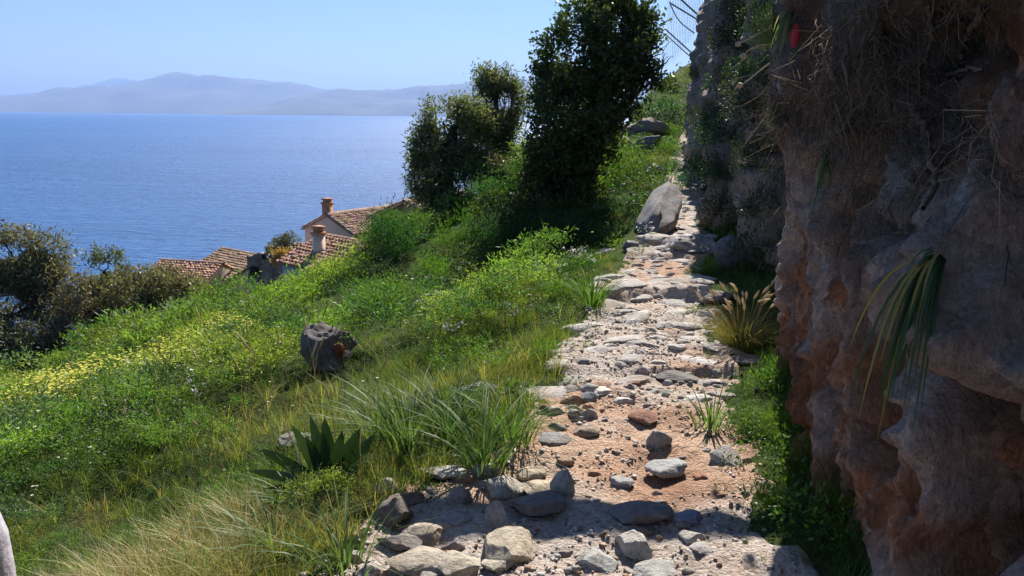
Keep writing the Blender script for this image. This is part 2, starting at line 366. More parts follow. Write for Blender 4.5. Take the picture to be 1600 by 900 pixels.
# terrain sheet
def terrain():
    xs = np.concatenate([-np.geomspace(90, 8, 60), np.arange(-7.9, 6, 0.075), np.geomspace(6, 60, 40)])
    ys = np.concatenate([np.linspace(-40, 0, 30), np.arange(0.2, 9, 0.075), np.geomspace(9, 150, 170)])
    X, Y = np.meshgrid(xs, ys); Z = ground(X, Y)
    d = np.abs(X - path_x(Y)); Z = Z - 0.07 * (1 - sstep(d - path_w(Y), -0.12, 0.02))
    V = np.stack([X, Y, Z], -1).reshape(-1, 3); nx = len(xs)
    i, j = np.meshgrid(np.arange(len(ys) - 1), np.arange(nx - 1), indexing='ij'); a = (i * nx + j).ravel()
    Q = np.stack([a, a + 1, a + nx + 1, a + nx], -1)
    link('ground', make_mesh('ground', V, Q, [M['soil']], smooth=True), kind='structure')
terrain()

# path strip: dirt, embedded stone and ruts
def path_height(X, Y):
    P = np.stack([X, Y, 0 * X], -1)
    z = ground(X, Y) + 0.004
    st = sstep(Y, 4.5, 5.1) * (1 - sstep(Y, 9.6, 10.4))
    z = z + 0.06 * fbm(P * 2.3 + 3, 3) + 0.022 * fbm(P * 7, 3) + 0.013 * np.abs(fbm(P * 20, 2)) - 0.012
    for yk, hk in ((5.0, .05), (7.15, .08), (9.3, .06), (10.1, .12)):
        z = z + hk * (sstep(Y + 0.15 * pnoise(P * 1.8 + 31), yk - .06, yk + .05) - sstep(Y, yk + .05, yk + 1.3))
    return z
def path_strip():
    ys = np.concatenate([np.arange(-2, 2, .1), np.arange(2, 6.4, 0.018), np.arange(6.4, 17, 0.04), np.arange(17, 60, .2)]); ts = np.linspace(-1, 1, 90)
    Y, T = np.meshgrid(ys, ts, indexing='ij')
    P = np.stack([Y * 1.3, T * 0, T * 0 + np.sign(T) * 5], -1)
    X = path_x(Y) + T * path_w(Y) * (1.28 + 0.3 * fbm(P, 3))
    Z = path_height(X, Y) - 0.10 * sstep(np.abs(T), 0.9, 1.0)
    V = np.stack([X, Y, Z], -1)
    P3 = np.stack([X, Y, 0 * X], -1)
    stone = np.clip(sstep(Y + 0.5 * pnoise(P3 * 1.2), 4.3, 5.4) * (1 - 0.75 * sstep(Y, 7.3, 7.8) * (1 - sstep(Y, 9.2, 9.8))) + 0.9 * (1 - sstep(Y + 0.35 * pnoise(P3 * 1.9 + 4), 2.9, 3.3)) + 0.75 * pnoise(P3 * 2.1 + 8), 0.05, 0.95)
    C = np.stack([stone, stone, stone], -1); n = len(ts)
    i, j = np.meshgrid(np.arange(len(ys) - 1), np.arange(n - 1), indexing='ij'); a = (i * n + j).ravel()
    return link('path', make_mesh('path', V.reshape(-1, 3), np.stack([a, a + n, a + n + 1, a + 1][::-1], -1), [M['dirt']], C.reshape(-1, 3), smooth=True), kind='structure')
PATH = path_strip()

# cliff
def cliff_pit(u, v):
    d = ray(u, v); ts = np.arange(1.5, 60, 0.01); P = CAM + d[None] * ts[:, None]
    k = np.argmax(P[:, 0] > cliff_x(P[:, 1])); return P[k, 1], P[k, 2]
PITS = [(1432, 362, 16, 16, .22), (1335, 185, 40, 90, .18), (1470, 150, 45, 110, .22), (1420, 640, 12, 80, .25), (1390, 480, 14, 60, .12), (1345, 560, 22, 70, .16),
        (1555, 640, 60, 55, .28), (1575, 800, 60, 90, .25), (1268, 415, 9, 50, .12), (1310, 450, 9, 30, .1), (1350, 400, 18, 40, .12), (1520, 30, 60, 60, .2), (1440, 740, 10, 70, .14),
        (1455, 655, -40, 45, -.10), (1540, 450, -75, 110, -.16), (1375, 650, -45, 110, -.08), (1225, 110, -30, 55, -.12), (1290, 120, -45, 110, -.10), (1400, 110, -30, 60, -.10)]
PATCHES = [(1266, 415, 16, 70), (1358, 448, 16, 26), (1497, 375, 16, 34), (1300, 590, 18, 70), (1420, 800, 70, 70), (1575, 700, 60, 110), (1180, 330, 14, 24), (1400, 560, 20, 40)]
def cliff():
    ys = np.concatenate([np.arange(-6, 1.6, .12), np.arange(1.6, 6.2, 0.017), np.arange(6.2, 17, 0.045), np.arange(17, 70, .22)])
    nt_ = 170; ts = np.linspace(0, 1, nt_); Y, T = np.meshgrid(ys, ts, indexing='ij')
    H = cliff_h(Y); zb = ground(cliff_x(Y) - 0.1, Y, False); z = zb - 0.35 + T * (H + 0.35); zr = z - zb
    sc = np.interp(Y, [0, 6, 10, 30], [1, 1, 1.5, 2.6])
    X0 = cliff_x(Y)
    P = np.stack([X0 * .5, Y, z], -1); Ps = P / sc[..., None]; one = np.array
    wp = .22 * np.stack([0 * Y, fbm(Ps * 2.2, 3), fbm(Ps * 2.2 + 19, 3)], -1); Pw = Ps + wp
    rdg = lambda q: 1 - 2.2 * np.abs(q)
    big = fbm(Pw * one((1, 1.0, .45)) + 2, 3) * .32 * sc
    r1_ = rdg(pnoise(Pw * one((1, 1.9, .30)) + 7)) * .17 * sc; r2_ = rdg(pnoise(Pw * one((1, 4.4, .65)) + 23)) * .10 * sc; r3_ = rdg(pnoise(Pw * one((1, 10, 1.7)) + 5)) * .045 * sc
    pit = -sstep(pnoise(Pw * one((1, 4.4, 2.8)) + 33), .2, .45) * .13 * sc * sstep(pnoise(Ps * .9 + 3), -.3, .1) - sstep(pnoise(Pw * one((1, 11, 8)) + 61), .25, .5) * .05
    bed = .03 * sstep(pnoise(Pw * one((.5, .7, 3.4)) + 71), -.1, .1) * sc
    fine = fbm(P * one((1, 18, 12)), 4) * .045 + rdg(pnoise(P * one((1, 34, 20)))) * .012
    c1 = pnoise(Pw * one((1, 1.7, .42)) + 41); c2 = pnoise(Pw * one((1, 1.2, 1.6)) + 57)
    crack = -.20 * sc * np.exp(-(c1 / .05) ** 2) * sstep(c2, -.25, .2) - .12 * sc * np.exp(-(c2 / .035) ** 2) * sstep(c1, 0, .3)
    mask = sstep(Y, 2.0, 2.6) * (1 - sstep(Y, 4.9, 5.2))
    D = big + r1_ + r2_ + r3_ + pit + bed + fine + crack - .10
    FINE = pit * 2 + crack * 2
    D = D - np.maximum(D - .14, 0) * .75 * sstep(Y, 3.9, 4.6) * (1 - sstep(Y, 5.6, 6.2))
    D = D - .22 * sstep(Y, 6.1, 7) * (1 - sstep(Y, 7.6, 8.2)) + .10 * np.exp(-((Y - 8.9) / .7) ** 2) * (1 - sstep(zr, 2.0, 3.0)) - .35 * np.exp(-((Y - 10.6) / .6) ** 2) + .3 * np.exp(-((Y - 12.3) / .9) ** 2)
    red = np.zeros_like(Y); dk = np.zeros_like(Y)
    for (u, v, ru, rv, dep) in PITS:
        y0, z0 = cliff_pit(u, v); dd = math.hypot(y0, cliff_x(y0))
        # apparent half-size to metres along the wall (the wall is seen obliquely)
        sy = abs(ru) / FPX * dd * 2.6; sz = rv / FPX * dd * 1.0
        g = np.exp(-(((Y - y0 + .15 * pnoise(P * 4 + 3) * sy * 4) / sy) ** 2 + ((z - z0) / sz) ** 2) ** 1.4); D = D - g * dep
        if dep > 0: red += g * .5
    for (u, v, ru, rv) in PATCHES:
        y0, z0 = cliff_pit(u, v); dd = math.hypot(y0, cliff_x(y0)); sy = ru / FPX * dd * 2.6; sz = rv / FPX * dd
        red += .95 * np.exp(-(((Y - y0) / sy + .5 * pnoise(P * 5)) ** 2 + ((z - z0) / sz + .4 * pnoise(P * 4 + 9)) ** 2) ** 1.3)
    over = 0.10 * sstep(zr, 0.9, 2.2) * np.interp(Y, [4, 5.0, 6, 60], [1, .6, .3, .3]) - 0.06 * np.exp(-(zr / .4) ** 2) * (Y < 6)
    lean = -0.22 * np.maximum(zr - 3.2, 0) ** 1.4 * sstep(Y, 18, 26) - 0.05 * zr * sstep(Y, 7, 12)
    X = X0 - D - over - lean
    Yd = Y - 0.35 * D
    V = np.stack([X, Yd, z], -1)
    # cap: sloping back over the top
    caps = []
    for k in range(1, 15):
        c = V[:, -1].copy(); c[:, 0] += 0.35 * k ** 1.35; c[:, 2] += (0.16 * k ** 1.2) * 1.0 + .25 * pnoise(np.stack([c[:, 0] * .8, c[:, 1] * .8, 0 * c[:, 0]], -1)); caps.append(c)
    V = np.concatenate([V, np.stack(caps, 1)], 1)
    n = V.shape[1]
    r1 = np.clip(sstep(fbm(P * np.array((1, 2.2, .9)) + 21, 4), 0.12, 0.42) * .8 + red + .8 * sstep(1.1 - zr + .9 * pnoise(P * 2.5), .2, 1.0) * mask, 0, .92)
    r1 = r1 * np.interp(Y, [0, 5.5, 7, 20], [1, 1, .5, .25])
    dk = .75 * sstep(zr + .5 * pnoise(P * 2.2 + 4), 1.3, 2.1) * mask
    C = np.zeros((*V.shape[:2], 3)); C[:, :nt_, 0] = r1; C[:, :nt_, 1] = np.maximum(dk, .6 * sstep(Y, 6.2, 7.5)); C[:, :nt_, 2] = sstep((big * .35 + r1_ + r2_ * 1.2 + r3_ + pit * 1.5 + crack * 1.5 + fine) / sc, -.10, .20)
    i, j = np.meshgrid(np.arange(len(ys) - 1), np.arange(n - 1), indexing='ij'); a = (i * n + j).ravel()
    Q = np.stack([a, a + 1, a + n + 1, a + n], -1)
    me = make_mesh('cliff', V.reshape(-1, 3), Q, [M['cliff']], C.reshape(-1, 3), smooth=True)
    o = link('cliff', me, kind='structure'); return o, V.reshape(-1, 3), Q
CLIFF, _cv, _cq = cliff()
BV_CLIFF = BVHTree.FromPolygons([tuple(v) for v in _cv], [tuple(q) for q in _cq])

def hit(u, v, what='ground'):
    """the point of the cliff or of the ground that lies in the direction of (u, v)"""
    d = ray(u, v)
    if what in ('cliff', 'any'):
        loc, nor, i, t = BV_CLIFF.ray_cast(Vector(CAM), Vector(d).normalized())
        if what == 'cliff': return (np.array(loc), np.array(nor)) if loc else (None, None)
    ts = np.concatenate([np.arange(1.5, 12, 0.01), np.arange(12, 80, .04)]); P = CAM + d[None] * ts[:, None]
    below = P[:, 2] < ground(P[:, 0], P[:, 1]); k = np.argmax(below) if below.any() else len(ts) - 1
    return P[k]

def bank_hit(u, v):
    for k in range(60):
        p = hit(u, v)
        if p[1] < bank_edge(p[0]) - .3: return p
        v += 3
    return p

# rock shapes, also for the unseen ledge added to shade the path foot
def icos(sub):
    import bmesh
    bm = bmesh.new(); bmesh.ops.create_icosphere(bm, subdivisions=sub, radius=1.0)
    V = np.array([v.co[:] for v in bm.verts]); F = np.array([[v.index for v in f.verts] for f in bm.faces]); bm.free(); return V, F
ICO = {k: icos(k) for k in (1, 2, 3, 4)}
def rock_verts(seed, sub=3, planes=9, rough=.10, squash=(1, 1, 1)):
    V, F = ICO[sub]; r = np.random.default_rng(seed); V = V.copy()
    for _ in range(planes):
        n = r.normal(size=3); n /= np.linalg.norm(n); h = r.uniform(.55, .85); d = V @ n; V -= np.maximum(d - h, 0)[:, None] * n
    V *= (1 + rough * fbm(V * 1.6 + seed * 3.1, 4))[:, None]
    if sub >= 3: V *= (1 + .07 * fbm(V * 5 + seed, 3) + (.07 if rough > .11 else .03) * (1 - 2.2 * np.abs(pnoise(V * 2.6 + seed * 1.7))))[:, None]
    V /= np.abs(V).max(0); V *= np.asarray(squash); return V, F
def rock_mesh(name, seed, sub=3, **kw):
    V, F = rock_verts(seed, sub, **kw); me = make_mesh(name, V, F, [M['rock']], smooth=True)
    try: me.set_sharp_from_angle(angle=math.radians(38))
    except Exception: pass
    return me

# ================================================================== HOUSES
def tile_field(A, Bv, Cv, nc, nr, colr, seed):
    """barrel tiles over the parallelogram A + s*Bv + t*Cv (Bv along the ridge, Cv down the slope)"""
    r = np.random.default_rng(seed); G = Geo(); A, Bv, Cv = map(np.asarray, (A, Bv, Cv)); nrm = np.cross(Cv, Bv); nrm /= np.linalg.norm(nrm)
    if nrm[2] < 0: nrm = -nrm
    wv = Bv / nc; lv = Cv / nr; w = np.linalg.norm(wv); ang = np.linspace(0, math.pi, 5)
    prof = np.stack([.5 - .5 * np.cos(ang), np.sin(ang) * .42], -1)
    for i in range(nc):
        for j in range(nr):
            o = A + wv * i + lv * j + r.normal(size=3) * w * .05
            s0 = .80; Vt = []
            for (px, pz) in prof: Vt.append(o + wv * (.5 + (px - .5) * s0) + nrm * (pz * w * .9 + .012))
            for (px, pz) in prof: Vt.append(o + wv * (.5 + (px - .5) * .98) + lv * 1.12 + nrm * (pz * w + .055))
            k = 4; Q = [[a, a + 1, a + 6, a + 5] for a in range(k)]
            c = np.asarray(colr) * r.uniform(.62, 1.3) * np.array((1, r.uniform(.86, 1.14), r.uniform(.78, 1.2)))
            G.add(Vt, Q, c)
    return G

def house(label, ridge_a, yaw, L, Wd, pitch, wall_mat, base_z, nc, nr, tile_col=(.47, .29, .20), chimney=None, seed=1, overhang=.18, group=None):
    """ridge_a: one end of the ridge, yaw: direction of the ridge from there"""
    ra = np.asarray(ridge_a, float); e = np.array((math.cos(yaw), math.sin(yaw), 0)); s = np.array((math.sin(yaw), -math.cos(yaw), 0)); up = np.array((0, 0, 1.0))
    drop = math.tan(pitch) * Wd / 2; base = ra + e * L / 2; base[2] = base_z
    t = thing('house', base, label, 'house', group or 'tiled houses below the bank')
    loc = lambda G, nm, m, **k: link(nm, make_mesh(nm, *(lambda V, Q, C: (V - base, Q, [m], C))(*G.arrays())), parent=t, **k)
    G = Geo(); b = ra[2] - .05
    pts = [ra - s * Wd / 2 - up * (drop + .05), ra + s * Wd / 2 - up * (drop + .05), ra - up * .05]
    V = []
    for off in (0, L):
        for p in (pts[0], pts[1]): q = p + e * off; V += [np.array((q[0], q[1], base_z - 1)), q]
        V += [pts[2] + e * off]
    G.add(V, [[0, 2, 3, 1], [1, 3, 4, 4], [5, 6, 8, 7], [6, 9, 9, 8], [0, 1, 6, 5], [2, 7, 8, 3]])
    loc(G, 'wall', wall_mat)
    # roof deck and tiles, one slope each side
    G2 = Geo()
    for sg in (-1, 1):
        A = ra - e * overhang; Cv = s * sg * (Wd / 2 + overhang) - up * (drop * (1 + 2 * overhang / Wd)); Bv = e * (L + 2 * overhang)
        P = [A, A + Bv, A + Bv + Cv, A + Cv]; G2.add(P + [p - up * .08 for p in P], [[0, 1, 2, 3], [4, 5, 6, 7], [0, 1, 5, 4], [3, 2, 6, 7], [1, 2, 6, 5], [0, 3, 7, 4]], np.array(tile_col) * .55)
    roof = loc(G2, 'roof', M['tile'])
    G3 = Geo()
    for sg in (-1, 1):
        A = ra - e * overhang; Cv = s * sg * (Wd / 2 + overhang) - up * (drop * (1 + 2 * overhang / Wd)); Bv = e * (L + 2 * overhang)
        g = tile_field(A, Bv, Cv, nc, nr, tile_col, seed + sg); G3.add(*g.arrays())
    # ridge tiles
    n = max(6, int(L / .4)); r = np.random.default_rng(seed + 5)
    for k in range(n):
        a = ra - e * overhang + e * (L + 2 * overhang) * k / n; Vt = []
        for q in (0, 1.1):
            for an in np.linspace(0, math.pi, 5): Vt.append(a + e * (L + 2 * overhang) / n * q + s * math.cos(an) * (.13 + .02 * q) + up * (math.sin(an) * (.11 + .02 * q) + .02))
        G3.add(Vt, [[i, i + 1, i + 6, i + 5] for i in range(4)], np.array(tile_col) * r.uniform(.8, 1.25))
    V, Q, C = G3.arrays(); link('roof_tiles', make_mesh('roof_tiles', V - base, Q, [M['tile']], C), parent=roof, kind='stuff')
    if chimney:
        p, w, h, cm, capm = chimney
        p = np.asarray(p, float)
        G4 = Geo(); G4.add(*box(p + up * (h / 2 - .6), (w, w, h + 1.2), yaw)); ch = loc(G4, 'chimney', cm)
        G5 = Geo(); G5.add(*box(p + up * (h + .07), (w * 1.22, w * 1.22, .13), yaw)); G5.add(*box(p + up * (h + .22), (w * .8, w * .8, .17), yaw)); G5.add(*box(p + up * (h + .35), (w * 1.1, w * 1.1, .09), yaw))
        V, Q, C = G5.arrays(); link('chimney_cap', make_mesh('chimney_cap', V - base, Q, [capm], C), parent=ch)
    return t

D2R = math.radians
house('house with grey plaster wall and plain square chimney on its tiled front slope', at(505, 368, 38), D2R(-42), 3.6, 4.6, D2R(22), M['plaster_grey'], -10, 16, 11, chimney=(at(499, 402, 36.2), .42, 1.05, M['plaster'], M['brick']), seed=2)
house('house with beige gable wall and orange brick chimney on the ridge', at(512, 335, 54), D2R(56), 8.5, 4.7, D2R(25), M['plaster'], -14, 34, 10, tile_col=(.50, .33, .24), chimney=(at(512, 336, 54.6), .52, .75, M['brick'], M['brick']), seed=12)
house('house with tiled roof rising behind the fennel mound beside the olive tree', at(634, 315, 40), D2R(62), 6.0, 4.4, D2R(22), M['rubble'], -10, 26, 10, tile_col=(.48, .31, .21), seed=22)
house('house with tawny tiled roof between the ruined wall and the brown bushes', at(349, 389, 54), D2R(-38), 4.6, 5.4, D2R(22), M['plaster'], -15, 22, 12, tile_col=(.48, .33, .22), seed=32)
house('house with low terracotta roof half hidden behind the brown bushes', at(254, 407, 50), D2R(-14), 4.2, 5.0, D2R(24), M['plaster'], -14, 20, 12, tile_col=(.47, .27, .19), seed=42)
house('house with small tiled roof behind the ruined wall and grey shrub', at(424, 384, 56), D2R(20), 4.5, 4.5, D2R(20), M['plaster'], -14, 18, 9, tile_col=(.40, .25, .15), seed=52)

def ruin():
    c = at(410, 398, 46); t = thing('ruined_wall', (c[0], c[1], -13), 'ruined rubble stone wall with small dark arch between the tiled houses', 'ruin')
    base = np.array((c[0], c[1], -13.0)); yaw = D2R(-18); r = np.random.default_rng(5)
    G = Geo(); top = c[2]
    # wall built as a thick strip with an uneven top
    n = 14; e = np.array((math.cos(yaw), math.sin(yaw), 0)); s = np.array((-math.sin(yaw), math.cos(yaw), 0)); Ls = np.linspace(-.9, 1.7, n)
    hs = top + .12 * r.normal(size=n) - .15 * np.maximum(Ls - .9, 0)
    V = []
    for k in range(n):
        p = c + e * Ls[k]
        for off in (-.25, .25): q = p + s * off; V += [(q[0], q[1], -14), (q[0], q[1], hs[k])]
    Q = []
    for k in range(n - 1):
        a = k * 4; b = a + 4; Q += [[a, b, b + 1, a + 1], [a + 2, a + 3, b + 3, b + 2], [a + 1, b + 1, b + 3, a + 3]]
    Q += [[0, 1, 3, 2], [4 * n - 4, 4 * n - 2, 4 * n - 1, 4 * n - 3]]
    G.add(V, Q); VV, QQ, CC = G.arrays(); link('wall', make_mesh('wall', VV - base, QQ, [M['rubble']], CC), parent=t)
    for (u, v, w, h) in ((413, 401, .22, .32), (397, 424, .5, .55)):
        p = at(u, v, 45.7); g = Geo(); g.add(*box(p, (w, .14, h), yaw)); VV, QQ, CC = g.arrays(); link('opening', make_mesh('opening', VV - base, QQ, [M['dark']], CC), parent=t)
ruin()

# ================================================================== FOLIAGE TOOLS
def leaf_quads(P, D, Nn, L, Wd):
    """diamond leaves: P base (n,3), D direction, Nn side, L length, Wd width -> V (n*4,3)"""
    L = np.broadcast_to(np.asarray(L, float), (len(P),))[:, None]; Wd = np.broadcast_to(np.asarray(Wd, float), (len(P),))[:, None]
    V = np.stack([P, P + D * L * .45 + Nn * Wd * .5, P + D * L, P + D * L * .45 - Nn * Wd * .5], 1)
    return V.reshape(-1, 3), np.arange(len(P) * 4).reshape(-1, 4)

def unit(a): return a / (np.linalg.norm(a, axis=-1, keepdims=True) + 1e-9)

def leaf_cloud(blobs, n, size, aspect, cols, seed, gap=0.0, gapf=1.6, up=0.3, shell=0.5, flat=(1, 1, 1), clump=0.16, per=9):
    """leaves in small sprays through the volume of the blobs. blobs: list of (centre, radii)"""
    r = np.random.default_rng(seed); cs = np.array([b[0] for b in blobs]); rs = np.array([b[1] for b in blobs], float); vol = rs.prod(1) ** .8
    m = int(n / per * (1.0 / (1 - min(gap, .6))))
    k = r.choice(len(blobs), m, p=vol / vol.sum()); d = unit(r.normal(size=(m, 3))); rad = r.uniform(0, 1, m) ** (1 / 3.0 * (1 - shell * .6))
    rad = rad * (1 + .4 * pnoise(cs[k] * 3 + d * 2.2 + seed))
    S = cs[k] + d * rad[:, None] * rs[k]
    if gap > 0: keep = pnoise(S * gapf + seed * 1.7) > (gap * 1.2 - .55); S = S[keep]; d = d[keep]
    tip = unit(d + r.normal(size=d.shape) * .6 + np.array((0, 0, up)))
    m = len(S); P = np.repeat(S, per, 0); T = np.repeat(tip, per, 0); s = np.tile(np.linspace(0, 1, per), m)[:, None]
    P = P + T * (s - .4) * clump * 2 + r.normal(size=P.shape) * clump * .28
    D = unit(T * .5 + r.normal(size=P.shape)); Nn = unit(np.cross(D, r.normal(size=P.shape)))
    sz = size * r.uniform(.6, 1.25, len(P)); V, Q = leaf_quads(P, D, Nn, sz, sz * aspect)
    cols = np.asarray(cols); ci = r.integers(0, len(cols), m); base = cols[ci] * r.uniform(.75, 1.25, (m, 1)); C = np.repeat(np.repeat(base, per, 0) * r.uniform(.8, 1.2, (m * per, 1)), 4, 0)
    return V, Q, C

def blob(u, v, ru, Y, rv=None, ry=None, dy=0.0):
    c = at(u, v, Y + dy); d = np.linalg.norm(c - CAM) / FPX; rx = ru * d
    return (c, (rx, (ry if ry else 1.0) * rx, (rv if rv else ru) * d))

def limb_geo(G, a, b, r0, r1, seed, col, amp=.12, n=9, seg=7):
    P = wobble(a, b, n, amp, 0, seed); V, Q = tube(P, np.linspace(r0, r1, n), seg); G.add(V, Q, col); return P

def tree(name, label, cat, base, trunk, r0, blobs, leaf, seed, bark=(.06, .048, .04), group=None, leafmat='leaf_tree', twigs=5):
    t = thing(name, base, label, cat, group); base = np.asarray(base, float); G = Geo(); P = np.array(trunk, float); n = len(P)
    # smooth the trunk line
    tt = np.linspace(0, n - 1, 14); TP = np.stack([np.interp(tt, np.arange(n), P[:, k]) for k in range(3)], -1); rr = np.linspace(r0 * 1.25, r0 * .6, 14); rr[0] *= 1.3
    V, Q = tube(TP, rr, 9); G.add(V, Q, bark); r = np.random.default_rng(seed)
    for k, (c, rad) in enumerate(blobs):
        st = TP[r.integers(7, 14)]; PL = limb_geo(G, st, c, r0 * .42, r0 * .12, seed + k, bark)
        for q in range(twigs):
            s2 = PL[r.integers(4, 9)]; e2 = np.asarray(c) + unit(r.normal(size=3)) * np.asarray(rad) * r.uniform(.6, .98)
            limb_geo(G, s2, e2, r0 * .11, r0 * .025, seed * 7 + k * 11 + q, bark, .14, 7, 5)
    link('trunk', G.mesh('trunk', M['bark'], True, base), parent=t)
    V, Q, C = leaf_cloud(blobs, seed=seed, **leaf); link('crown', make_mesh('crown', V - base, Q, [M[leafmat]], C), parent=t); return t

# ================================================================== TREES
def big_tree():
    Y = 16.5; b = hit(892, 335); b = np.array(at(895, 330, Y)); b[2] = ground(b[0], b[1]) - .1
    tr = [b, at(905, 290, Y), at(930, 245, Y), at(938, 215, Y), at(935, 180, Y), at(930, 120, Y)]
    bl = [blob(945, 62, 72, Y), blob(1000, 85, 48, Y, dy=.2), blob(890, 95, 52, Y), blob(862, 150, 34, Y, dy=.3), blob(952, 140, 60, Y), blob(900, 170, 62, Y, dy=-.4), blob(984, 138, 32, Y, dy=.5),
          blob(868, 215, 42, Y), blob(850, 260, 28, Y, 44), blob(900, 245, 46, Y), blob(885, 300, 48, Y, 36, dy=.2), blob(955, 25, 38, Y), blob(985, 30, 34, Y), blob(925, 205, 44, Y, dy=.7), blob(1022, 120, 30, Y), blob(1030, 72, 24, Y), blob(835, 185, 18, Y), blob(1036, 102, 24, Y), blob(1016, 45, 26, Y), blob(848, 108, 20, Y), blob(852, 120, 16, Y), blob(1025, 95, 22, Y), blob(860, 305, 36, Y, 30), blob(905, 330, 40, Y, 20, dy=-.3), blob(848, 232, 30, Y), blob(852, 285, 34, Y), blob(882, 262, 46, Y), blob(872, 318, 40, Y, 26)]
    cols = [(.045, .075, .018), (.062, .092, .022), (.085, .105, .026), (.035, .06, .02)]
    tree('carob_tree', 'tall dark carob tree with dense glossy crown and leaning trunk left of the path', 'tree', b, tr, .16, bl, dict(n=54000, size=.095, aspect=.55, cols=cols, gap=.36, gapf=1.3, clump=.14, per=9, shell=.5), 11)
big_tree()
def olives():
    cols = [(.125, .145, .07), (.175, .19, .10), (.085, .105, .045), (.21, .215, .125)]
    Y = 19.0; b = at(690, 335, Y); b[2] = ground(b[0], b[1]) - .6
    tr = [b, at(695, 310, Y), at(700, 275, Y), at(705, 240, Y), at(705, 200, Y)]
    bl = [blob(692, 190, 34, Y), blob(725, 185, 32, Y), blob(680, 225, 36, Y), blob(730, 220, 38, Y), blob(665, 255, 26, Y), blob(690, 270, 42, Y), blob(660, 285, 22, Y), blob(725, 265, 34, Y), blob(700, 305, 40, Y, 26), blob(752, 200, 22, Y), blob(745, 235, 28, Y), blob(758, 262, 26, Y), blob(665, 230, 24, Y), blob(670, 205, 14, Y), blob(715, 165, 12, Y), blob(648, 262, 14, Y), blob(680, 318, 36, Y, 24), blob(735, 300, 30, Y), blob(712, 335, 40, Y, 22)]
    tree('olive_tree', 'bushy dark olive tree with crown spreading toward the sea, left of the taller one', 'tree', b, tr, .13, bl, dict(n=30000, size=.105, aspect=.32, cols=cols, gap=.34, gapf=1.5, clump=.14, per=9), 21, group='olive trees on the edge of the bank', leafmat='leaf')
    Y = 20.5; b = at(768, 320, Y); b[2] = ground(b[0], b[1]) - .6
    tr = [b, at(772, 280, Y), at(775, 240, Y), at(776, 200, Y), at(775, 150, Y)]
    bl = [blob(770, 130, 28, Y, 24), blob(788, 150, 22, Y), blob(760, 155, 26, Y), blob(780, 185, 32, Y), blob(752, 190, 22, Y), blob(795, 200, 18, Y), blob(775, 220, 28, Y), blob(800, 172, 12, Y), blob(765, 115, 16, Y, 12), blob(745, 150, 16, Y), blob(802, 132, 13, Y), blob(785, 250, 26, Y), blob(765, 280, 28, Y), blob(748, 225, 26, Y), blob(740, 178, 20, Y), blob(804, 160, 18, Y), blob(795, 225, 22, Y)]
    tree('olive_tree', 'taller grey-green olive tree with airy upright crown next to the carob tree', 'tree', b, tr, .1, bl, dict(n=22000, size=.105, aspect=.3, cols=cols, gap=.34, gapf=1.6, clump=.15, per=9), 22, group='olive trees on the edge of the bank', leafmat='leaf')
    Y = 18.2; b = at(792, 330, Y); b[2] = ground(b[0], b[1]) - .3
    tr = [b, at(792, 305, Y), at(794, 285, Y), at(796, 260, Y)]
    bl = [blob(790, 262, 24, Y, 18), blob(775, 280, 20, Y), blob(806, 275, 18, Y), blob(790, 300, 22, Y, 16), blob(815, 250, 12, Y)]
    tree('wild_olive', 'small half-bare wild olive bush under the taller olive tree', 'tree', b, tr, .05, bl, dict(n=4000, size=.11, aspect=.3, cols=[(.11, .115, .06), (.09, .075, .04)], gap=.35, gapf=2.4, clump=.14, per=7), 23)
olives()
